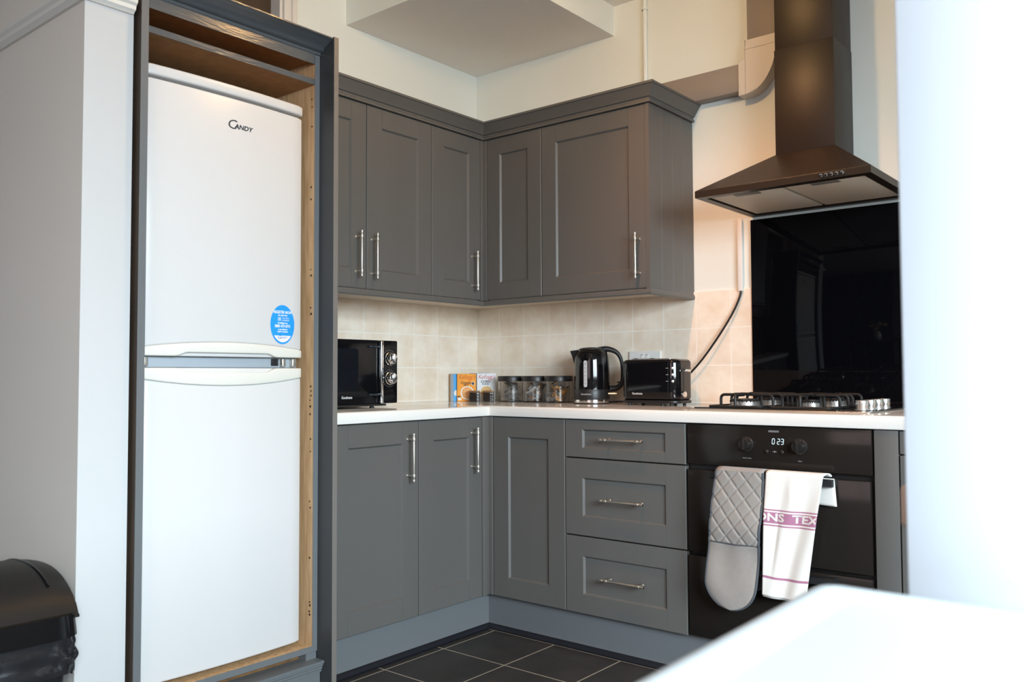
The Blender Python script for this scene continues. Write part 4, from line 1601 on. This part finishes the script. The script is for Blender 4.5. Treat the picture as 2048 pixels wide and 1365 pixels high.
for k in range(3):
    a = -PI/2+0.50
    bx, by = tx1-0.040+0.0405*math.cos(a), tyf+0.040+0.0405*math.sin(a)
    z = ZT+0.148-k*0.0255
    bm = BM()
    n_ = Vector((math.cos(a), math.sin(a), 0))
    cyl(bm, Vector((bx, by, z))-n_*0.001, Vector((bx, by, z))+n_*0.003, 0.0054, n=16, bev=0.001)
    obj('button', bm, SILVER, sh)
bm = BM()
for k in range(3):
    z = ZT+0.148-k*0.0255
    box(bm, tx1-0.048, tx1-0.037, tyf-0.0006, tyf+0.0004, z-0.0006, z+0.0006)
put_text(bm, 'Goodmans', 0.0125, (tx0+0.082, tyf-0.0008, ZT+0.048), (1, 0, 0), (0, 0, 1), sx=0.85, bold=0.0002)
obj('name_lettering', bm, MATS['silver_print'], sh, smooth=False)
bm = BM()
ym = tyf+0.055
box(bm, tx1-0.0005, tx1+0.001, ym-0.003, ym+0.003, ZT+0.055, ZT+0.150)
obj('lever_slot', bm, BLACKM, ts, smooth=False)
bm = BM(); rbox(bm, tx1+0.001, tx1+0.024, ym-0.018, ym+0.018, ZT+0.134, ZT+0.143, 0.004, axis='z', bev=0.002); obj('lever', bm, CHROME, ts)
bm = BM(); lathe(bm, (tx1-0.001, ym, ZT+0.045), [(0.013, 0), (0.013, 0.006), (0.011, 0.009), (0, 0.009)], n=20, axis='x'); obj('browning_dial', bm, CHROME, ts)

# ------------------------------------------------------------------ wall socket
so = thing('wall_socket', 'white double wall socket behind the toaster with two plugs in it', 'socket', (0.972, -0.0085, 1.05))
bm = BM(); rbox(bm, 0.893, 1.047, -0.018, -0.0085, 1.035, 1.124, 0.004, axis='y', bev=0.002); sp_ = obj('face_plate', bm, PLASTW, so)
bm = BM()
for x in (0.958, 0.982):
    box(bm, x-0.009, x+0.009, -0.0195, -0.018, 1.094, 1.110, 0.001)
obj('rocker_switch', bm, PLASTW, sp_)
bm = BM()
for x in (0.958, 0.982):
    box(bm, x-0.005, x+0.005, -0.0199, -0.0194, 1.1065, 1.1085)
obj('switch_mark', bm, mat('dark_red_mark', (0.08, 0.02, 0.02), 0.5), sp_, smooth=False)
for x in (0.930, 1.010):
    bm = BM()
    lathe(bm, (x, -0.0185, 1.067), [(0.0265, 0), (0.0265, -0.012), (0.022, -0.026), (0, -0.028)], n=24, axis='y')
    tag(obj('plug', bm, BLACKS, loc=(x, -0.02, 1.06)), 'black plug in the %s half of the wall socket behind the toaster' % ('left' if x < 0.95 else 'right'), 'plug', 'plugs in the socket')

# ------------------------------------------------------------------ storage jars with sachets
def sachet_mesh(L_, W_, T_):
    bm = BM()
    n = 8
    rows = []
    for i in range(n+1):
        u_ = -1+2*i/n
        th = T_*(1-abs(u_)**4)*0.5+0.0003
        ripple = 0.0015*math.sin(i*1.7)
        rows.append([bm.verts.new((u_*L_/2, v_*W_/2, ripple+s_*th*(1-abs(v_)**2))) for v_, s_ in ((-1, 0), (-0.4, 1), (0.4, 1), (1, 0), (0.4, -1), (-0.4, -1))])
    for a_, b_ in zip(rows, rows[1:]):
        for k in range(6):
            bm.faces.new((a_[k], a_[(k+1) % 6], b_[(k+1) % 6], b_[k]))
    bm.faces.new(rows[0][::-1]); bm.faces.new(rows[-1])
    return bm


silverp = mat('silver_white_sachet_foil', (0.66, 0.65, 0.62), 0.35, metal=0.25, col2=(0.30, 0.29, 0.28), nscale=90, stretch=(1, 4, 1))
brownp = mat('brown_paper_stick', (0.42, 0.22, 0.09), 0.55, col2=(0.26, 0.12, 0.05), nscale=60)
blackp = mat('black_printed_sachet', (0.05, 0.045, 0.045), 0.4, col2=(0.45, 0.44, 0.42), nscale=140)
tanp = mat('tan_biscuit_wrapper', (0.50, 0.24, 0.07), 0.45, col2=(0.62, 0.38, 0.16), nscale=60)
jars = []
JY = -0.10
for k, (jx, lab) in enumerate(((0.3015, 'left glass storage jar, black lid, filled with pale silvery sachets'),
                               (0.4435, 'middle glass storage jar, black lid, filled with mixed brown and silver sachets'),
                               (0.5745, 'right glass storage jar, black lid, filled with orange-brown and black sachets, nearest the kettle'))):
    j = thing('storage_jar', lab, 'jar', (jx, JY, ZT), 'black-lidded storage jars')
    R_ = 0.0600
    bm = BM()
    lathe(bm, (jx, JY, ZT), [(0, 0.0006), (R_-0.004, 0.0006), (R_-0.001, 0.002), (R_, 0.005), (R_, 0.095), (R_-0.0022, 0.095), (R_-0.0022, 0.006), (R_-0.005, 0.0045), (0, 0.0045)], n=48)
    obj('glass_body', bm, GLASS, j, angle=40)
    bm = BM()
    lathe(bm, (jx, JY, ZT), [(0, 0.0955), (R_-0.006, 0.0955), (R_-0.006, 0.0958), (R_+0.0038, 0.0958), (R_+0.004, 0.097), (R_+0.004, 0.1185), (R_+0.003, 0.120), (0, 0.120)], n=48)
    obj('lid', bm, BLACKS, j, angle=40)
    jars.append((jx, JY))


def fill(idx, specs, count, group):
    jx, jy = jars[idx]
    rnd = random.Random(40+idx)
    protos = []
    for (nm, L_, W_, T_, m_, lab, cat) in specs:
        bm = sachet_mesh(L_, W_, T_)
        o = obj(nm, bm, m_)
        tag(o, lab, cat, group)
        protos.append([o, False, L_])
    for i in range(count):
        p_ = protos[i % len(protos)]
        if not p_[1]:
            o = p_[0]
            p_[1] = True
        else:
            o = p_[0].copy()
            COL.objects.link(o)
        layer = i/(count-1)
        lim = max(0.005, 0.062-p_[2]/2)
        a = rnd.uniform(0, 2*PI)
        rr = rnd.uniform(0, lim)
        z = 0.009+layer*0.070
        if idx == 0:
            rot = (rnd.uniform(-0.35, 0.35), rnd.uniform(0.10, 0.45), math.radians(-38)+rnd.uniform(-0.3, 0.3))
            z = 0.014+layer*0.068
        else:
            rot = (rnd.uniform(-0.9, 0.9), rnd.uniform(-0.85, 0.85), rnd.uniform(0, PI))
            z = 0.016+layer*0.062
        o.location = (jx+rr*math.cos(a), jy+rr*math.sin(a), ZT+z)
        o.rotation_euler = rot


fill(0, [('sachet', 0.092, 0.046, 0.007, silverp, 'pale silvery sachet stacked in the left glass jar', 'sachet')], 16, 'silvery sachets in the left jar')
fill(1, [('sachet', 0.055, 0.024, 0.007, silverp, 'silver sachet in the middle glass jar', 'sachet'),
         ('sugar_stick', 0.060, 0.014, 0.007, brownp, 'brown paper stick in the middle glass jar', 'sachet'),
         ('sachet', 0.050, 0.026, 0.006, blackp, 'dark printed sachet in the middle glass jar', 'sachet')], 30, 'mixed sachets in the middle jar')
fill(2, [('biscuit', 0.052, 0.022, 0.010, tanp, 'orange-brown wrapped biscuit in the right glass jar', 'biscuit'),
         ('sachet', 0.056, 0.028, 0.007, blackp, 'black and white printed sachet in the right glass jar', 'sachet')], 28, 'biscuits and sachets in the right jar')
# sachets that look alike but differ in kind get their own group
for o in list(bpy.data.objects):
    if o.get('category') in ('sachet', 'biscuit') and o.get('label'):
        o['group'] = o['label'] + 's'

# ------------------------------------------------------------------ small cereal boxes and spread pots
cv_ = Vector((CAM.x-0.15, CAM.y+0.15, 0)).normalized()   # towards the room
crt = Vector((-cv_.y, cv_.x, 0))


def cereal(name, label, right, back, w_, h_, d_, m_, side_m, turn=0.0):
    """stands turned to the room; right/back in metres from an anchor in the corner"""
    base = Vector((0.122, -0.152, ZT))+crt*right-cv_*back
    c = thing(name, label, 'cereal box', base, 'small cereal boxes in the corner')
    ca, sa = math.cos(turn), math.sin(turn)
    Ur = (crt*ca+cv_*sa).normalized()
    Un = (cv_*ca-crt*sa).normalized()
    bm = BM()
    M = Matrix(((Ur.x, -Un.x, 0, base.x), (Ur.y, -Un.y, 0, base.y), (0, 0, 1, ZT), (0, 0, 0, 1)))
    box(bm, -w_/2, w_/2, 0.0, d_, 0.0003, h_, 0.0008)
    bmesh.ops.transform(bm, matrix=M, verts=bm.verts)
    bx = obj('carton', bm, side_m, c)
    F = lambda a, z, lift=0.0006: base+Ur*a+Un*lift+Vector((0, 0, z))
    bm = BM()
    face(bm, [F(-w_/2+0.0006, 0.001), F(w_/2-0.0006, 0.001), F(w_/2-0.0006, h_-0.001), F(-w_/2+0.0006, h_-0.001)])
    fr_ = obj('front_print', bm, m_, bx, smooth=False)
    return c, fr_, F, Ur


def art(fr_, name, F, shapes, m_, lift=0.001):
    bm = BM()
    for sh in shapes:
        if sh[0] == 'c':
            _, a, z, ra, rb = sh
            vs = [bm.verts.new(F(a+ra*math.cos(2*PI*k/28), z+rb*math.sin(2*PI*k/28), lift)) for k in range(28)]
            bm.faces.new(vs)
        elif sh[0] == 'r':
            _, a0, a1, z0, z1 = sh
            face(bm, [F(a0, z0, lift), F(a1, z0, lift), F(a1, z1, lift), F(a0, z1, lift)])
        elif sh[0] == 't':
            _, s, size, a, z, U_, kw = sh
            put_text(bm, s, size, F(a, z, lift), U_, (0, 0, 1), **kw)
    return obj(name, bm, m_, fr_, smooth=False)


orange = mat('orange_print', (0.90, 0.36, 0.05), 0.45, noise=0.06)
tan = mat('tan_card', (0.45, 0.28, 0.14), 0.6)
whitec = mat('white_print_card', (0.74, 0.76, 0.78), 0.45)
bluec = mat('blue_print_card', (0.10, 0.40, 0.80), 0.45)
greyc = mat('blue_grey_card', (0.30, 0.36, 0.42), 0.5)
redp = mat('red_script_print', (0.55, 0.05, 0.06), 0.5)
dorp = mat('dark_orange_print', (0.60, 0.13, 0.03), 0.5)
blk = mat('black_print', (0.03, 0.03, 0.035), 0.5)
flake = mat('golden_flakes', (0.62, 0.34, 0.12), 0.7, col2=(0.80, 0.56, 0.28), nscale=240)
bowl = mat('pale_bowl_print', (0.80, 0.78, 0.72), 0.5)
Hc = 0.132
_, f0, F0, U0 = cereal('cereal_box', 'blue and grey small cereal box half hidden behind the orange one', -0.0905, 0.018, 0.060, Hc, 0.014, bluec, tan, turn=-0.5)
art(f0, 'front_band', F0, [('r', -0.029, -0.015, 0.001, Hc-0.001)], greyc)
art(f0, 'bowl_picture', F0, [('c', -0.002, 0.040, 0.011, 0.014)], bowl, 0.0012)
_, f3, F3, U3 = cereal('cereal_box', 'blue-grey small cereal box just showing behind the white one', 0.018, 0.050, 0.095, Hc+0.003, 0.026, greyc, greyc)
_, f1, F1, U1 = cereal('cereal_box', 'orange small cereal box with a bowl picture, in front of the blue one', -0.0415, 0.0, 0.0905, Hc, 0.028, orange, tan, turn=0.12)
_, f2, F2, U2 = cereal('cereal_box', 'white small cereal box of corn flakes, right of the orange one', 0.0530, 0.012, 0.0905, Hc+0.001, 0.028, whitec, whitec)
sc = dict(shear=0.45)
art(f1, 'script_lettering', F1, [('t', "Kellogg's", 0.0290, 0.0, 0.1150, U1, dict(sx=0.78, **sc))], dorp)
art(f1, 'title_lettering', F1, [('t', 'Crunchy', 0.0175, -0.002, 0.0885, U1, dict(sx=0.85, bold=0.0005, shear=0.1)), ('t', 'NUT', 0.011, -0.002, 0.0775, U1, dict(bold=0.0005))], mat('brown_print', (0.10, 0.045, 0.02), 0.5))
art(f1, 'bowl_picture', F1, [('c', 0.004, 0.040, 0.0330, 0.0330)], bowl)
art(f1, 'flakes_picture', F1, [('c', 0.004, 0.041, 0.0265, 0.0275)], mat('orange_flakes', (0.72, 0.26, 0.06), 0.7, col2=(0.85, 0.55, 0.28), nscale=200), 0.0014)
art(f1, 'small_panel', F1, [('r', 0.024, 0.038, 0.077, 0.093), ('r', -0.042, -0.024, 0.006, 0.018)], bowl)
art(f1, 'price_panel', F1, [('r', 0.026, 0.036, 0.079, 0.091), ('r', -0.042, -0.030, 0.020, 0.026)], blk, 0.0016)
art(f2, 'script_lettering', F2, [('t', "Kellogg's", 0.0290, 0.0, 0.1160, U2, dict(sx=0.78, **sc))], redp)
art(f2, 'title_lettering', F2, [('t', 'CORN', 0.0150, -0.004, 0.0935, U2, dict(bold=0.0005)), ('t', 'FLAKES', 0.0100, -0.004, 0.0820, U2, dict(bold=0.0003))], blk)
art(f2, 'bowl_picture', F2, [('c', 0.000, 0.045, 0.0300, 0.0290)], bowl)
art(f2, 'flakes_picture', F2, [('c', 0.000, 0.047, 0.0265, 0.0250)], flake, 0.0014)
art(f2, 'small_mark', F2, [('t', 'K', 0.010, 0.036, 0.012, U2, {}), ('r', 0.031, 0.041, 0.0045, 0.0055)], greyc)

potb = mat('dark_chocolate_spread_glass', (0.018, 0.011, 0.008), 0.10, coat=0.5)
potl = mat('amber_translucent_lid', (0.30, 0.15, 0.06), 0.2, trans=0.4)
k_ = 0
for rpos, side in ((-0.004, 'left'), (0.062, 'right')):
    for lvl, pos in ((0, 'lower'), (1, 'upper')):
        base = Vector((0.122, -0.152, ZT))+crt*rpos+cv_*0.045+Vector((0, 0, lvl*0.0262))
        c = thing('spread_pot', '%s square dark spread pot of the %s stack in front of the cereal boxes' % (pos, side), 'pot', base, 'dark spread pots')
        M = Matrix(((crt.x, -cv_.x, 0, base.x), (crt.y, -cv_.y, 0, base.y), (0, 0, 1, base.z), (0, 0, 0, 1)))
        bm = BM(); rbox(bm, -0.0245, 0.0245, -0.0245, 0.0245, 0.0003, 0.0165, 0.006, bev=0.002); bmesh.ops.transform(bm, matrix=M, verts=bm.verts); obj('tub', bm, potb, c)
        bm = BM(); rbox(bm, -0.0275, 0.0275, -0.0275, 0.0275, 0.0166, 0.0182, 0.006, bev=0.0006)
        rbox(bm, -0.0255, 0.0255, -0.0255, 0.0255, 0.0182, 0.0260, 0.006, bev=0.001); bmesh.ops.transform(bm, matrix=M, verts=bm.verts)
        obj('lid', bm, potl if lvl else potb, c)

# ------------------------------------------------------------------ foreground right: white pier and white counter
bm = BM(); box(bm, 2.636, 2.800, -2.400, -2.290, 0, ZC, 0.002)
dd = struct('wall_pier', bm, DOORW, loc=(2.65, -2.35, 0))
bm = BM()
lathe(bm, (2.636, -2.35, 1.081), [(0.010, 0), (0.0115, -0.004), (0.0095, -0.009), (0, -0.0105)], n=32, axis='x')
obj('wall_knob', bm, mat('worn_white_knob', (0.62, 0.55, 0.46), 0.3, col2=(0.75, 0.74, 0.70), nscale=30), dd)
bm = BM()
rbox(bm, 2.636-0.010, 2.636, -2.380, -2.330, 0.884, 0.921, 0.006, axis='x', bev=0.003)
obj('wall_plate', bm, mat('beige_plate', (0.58, 0.44, 0.34), 0.4), dd)

ct = thing('white_table', 'white table top with rounded corner and raised rim in the near right foreground', 'table', (3.1, -2.8, 0))
CX0, CY1, CZ = 2.588, -2.478, 0.850
bm = BM()
rings = [(0.0, -0.026, 0.018), (0.0, -0.006, 0.018), (0.002, -0.002, 0.017), (0.006, 0.0, 0.015), (0.014, 0.0, 0.012), (0.020, -0.002, 0.010), (0.026, -0.006, 0.008), (0.034, -0.0075, 0.006)]


def rr_loop(x0, x1, y0, y1, r, z, seg=8):
    o = []
    for (ca, cb, st_) in ((x1-r, y1-r, 0), (x0+r, y1-r, 1), (x0+r, y0+r, 2), (x1-r, y0+r, 3)):
        for i in range(seg+1):
            t_ = (st_+i/seg)*PI/2
            o.append(bm.verts.new((ca+r*math.cos(t_), cb+r*math.sin(t_), z)))
    return o


lps = [rr_loop(CX0+i_, 3.55-i_, -3.12+i_, CY1-i_, max(rr-0.0, 0.004), CZ+dz) for i_, dz, rr in rings]
for a_, b_ in zip(lps, lps[1:]):
    n = len(a_)
    for i in range(n):
        bm.faces.new((a_[i], a_[(i+1) % n], b_[(i+1) % n], b_[i]))
bm.faces.new(lps[-1]); bm.faces.new(lps[0][::-1])
obj('table_top', bm, COUNTERW, ct, angle=60)
for x in (CX0+0.06, 3.49):
    for y in (-3.06, CY1-0.06):
        bm = BM(); box(bm, x-0.02, x+0.02, y-0.02, y+0.02, 0.0, CZ-0.0262, 0.004); obj('leg', bm, COUNTERW, ct)  # unseen base made as open legs so daylight passes underneath

# dining table left of the camera: outside the frame, its vase of roses and bottle show as reflections in the black splashback
dt = thing('dining_table', 'dark dining table out of frame, mirrored in the black splashback', 'table', (0.95, -3.65, 0))
DTM = mat('dark_table_wood', (0.05, 0.035, 0.025), 0.4, noise=0.3, nscale=6, stretch=(1, 6, 1))
bm = BM(); box(bm, 0.45, 1.45, -4.15, -3.22, 0.830, 0.860, 0.004); obj('table_top', bm, DTM, dt)
for x in (0.50, 1.40):
    for y in (-4.10, -3.27):
        bm = BM(); box(bm, x-0.03, x+0.03, y-0.03, y+0.03, 0.0, 0.830, 0.003); obj('leg', bm, DTM, dt)
vx, vy = 0.985, -3.45
vs_ = thing('vase_of_roses', 'white ceramic vase of cream roses on the dining table, seen mirrored in the splashback', 'vase', (vx, vy, 0.860))
bm = BM(); lathe(bm, (vx, vy, 0.860), [(0, 0.0003), (0.045, 0.0003), (0.062, 0.02), (0.068, 0.07), (0.060, 0.115), (0.040, 0.140), (0.036, 0.155), (0.041, 0.163), (0.036, 0.163), (0.033, 0.150), (0, 0.140)], n=32)
obj('vase', bm, mat('white_glazed_ceramic', (0.75, 0.72, 0.66), 0.2), vs_)
rosem = mat('cream_rose_petals', (0.82, 0.66, 0.36), 0.6, col2=(0.75, 0.50, 0.22), nscale=40)
leafm = mat('dull_green_leaf', (0.10, 0.13, 0.05), 0.5)
for dx, dz, r in ((-0.095, 0.265, 0.062), (0.035, 0.295, 0.072), (-0.035, 0.205, 0.056), (0.115, 0.285, 0.062), (0.0, 0.245, 0.045)):
    bm = BM()
    rnd = random.Random(int(dx*1000)+99)
    for ring_, (n_, rr_, h_) in enumerate(((7, 1.0, 0.55), (6, 0.72, 0.75), (5, 0.42, 0.85))):
        for k in range(n_):
            a = 2*PI*k/n_+ring_*0.5
            rows = []
            for i in range(6):
                t_ = i/5
                row = []
                for j_ in range(6):
                    b = a+(j_/5-0.5)*1.3
                    q = r*rr_*(0.25+0.75*math.sin(t_*PI*0.5))*(1-0.10*abs(j_/5-0.5))
                    row.append(bm.verts.new((vx+dx+q*math.cos(b), vy+q*math.sin(b), 0.860+dz-r*0.5+r*h_*t_*1.2)))
                rows.append(row)
            for a_, b_ in zip(rows, rows[1:]):
                for j_ in range(5):
                    bm.faces.new((a_[j_], a_[j_+1], b_[j_+1], b_[j_]))
    o_ = obj('rose', bm, rosem, vs_, angle=180)
    bm = BM(); tube(bm, smooth_path([(vx, vy, 0.985), (vx+dx*0.5, vy, 1.045), (vx+dx, vy, 0.860+dz-r*0.4)], 4), 0.003, n=6); obj('stem', bm, leafm, o_)
bm = BM()
for a, l_ in ((0.3, 0.11), (1.2, 0.12), (1.57, 0.13), (2.1, 0.12), (2.9, 0.10), (3.6, 0.09), (5.8, 0.09)):
    c_ = Vector((vx, vy, 1.105))
    d_ = Vector((math.cos(a), 0.15*math.sin(a*3), math.sin(a)*0.9+0.25)).normalized()
    sd_ = d_.cross(Vector((0, 1, 0))).normalized()
    p_ = [c_+d_*(l_*t_)+sd_*(0.016*math.sin(PI*t_))*sg_ for sg_ in (1, -1) for t_ in ((0, .25, .5, .75, 1) if sg_ == 1 else (.75, .5, .25))]
    vv = [bm.verts.new(q) for q in p_]
    bm.faces.new(vv)
o_ = obj('leaves', bm, leafm, vs_, smooth=False)
md = o_.modifiers.new('leaf_thickness', 'SOLIDIFY'); md.thickness = 0.001
bm = BM(); lathe(bm, (0.80, -3.80, 0.860), [(0, 0.0003), (0.036, 0.0003), (0.038, 0.01), (0.038, 0.20), (0.030, 0.235), (0.014, 0.26), (0.013, 0.33), (0.016, 0.332), (0.016, 0.345), (0, 0.345)], n=28)
tag(obj('bottle', bm, mat('dark_bottle_glass', (0.01, 0.012, 0.01), 0.08, coat=0.5), loc=(0.80, -3.80, 0.860)), 'dark glass bottle on the dining table behind the vase of roses', 'bottle')


# unseen dark cloth added at the far wall so the black splashback mirrors darkness
bm = BM()
n_ = 120
a_ = [bm.verts.new((-1.55+2.45*i/n_, YF+0.06+0.03*math.sin(i*0.75), 0.02)) for i in range(n_+1)]
b_ = [bm.verts.new((-1.55+2.45*i/n_, YF+0.06+0.03*math.sin(i*0.75), 2.62)) for i in range(n_+1)]
for i in range(n_):
    bm.faces.new((a_[i], a_[i+1], b_[i+1], b_[i]))
o_ = obj('curtain', bm, mat('dark_backdrop_cloth', (0.012, 0.010, 0.010), 0.95), loc=(-0.3, YF+0.06, 0.02), angle=180)
md = o_.modifiers.new('cloth_thickness', 'SOLIDIFY'); md.thickness = 0.003
tag(o_, 'heavy dark curtain on the far wall behind the camera, out of frame', 'curtain')

# ------------------------------------------------------------------ ceiling lamp fitting (above the frame)
lf = thing('ceiling_light', 'small white ceiling spotlight fitting above the worktop corner, out of frame', 'lamp', (1.40, -1.20, ZC))
bm = BM(); lathe(bm, (1.40, -1.20, ZC-0.03), [(0, 0.0299), (0.06, 0.0299), (0.06, 0.012), (0.05, 0.0), (0, 0.0)], n=32); obj('ceiling_rose', bm, PLASTW, lf)
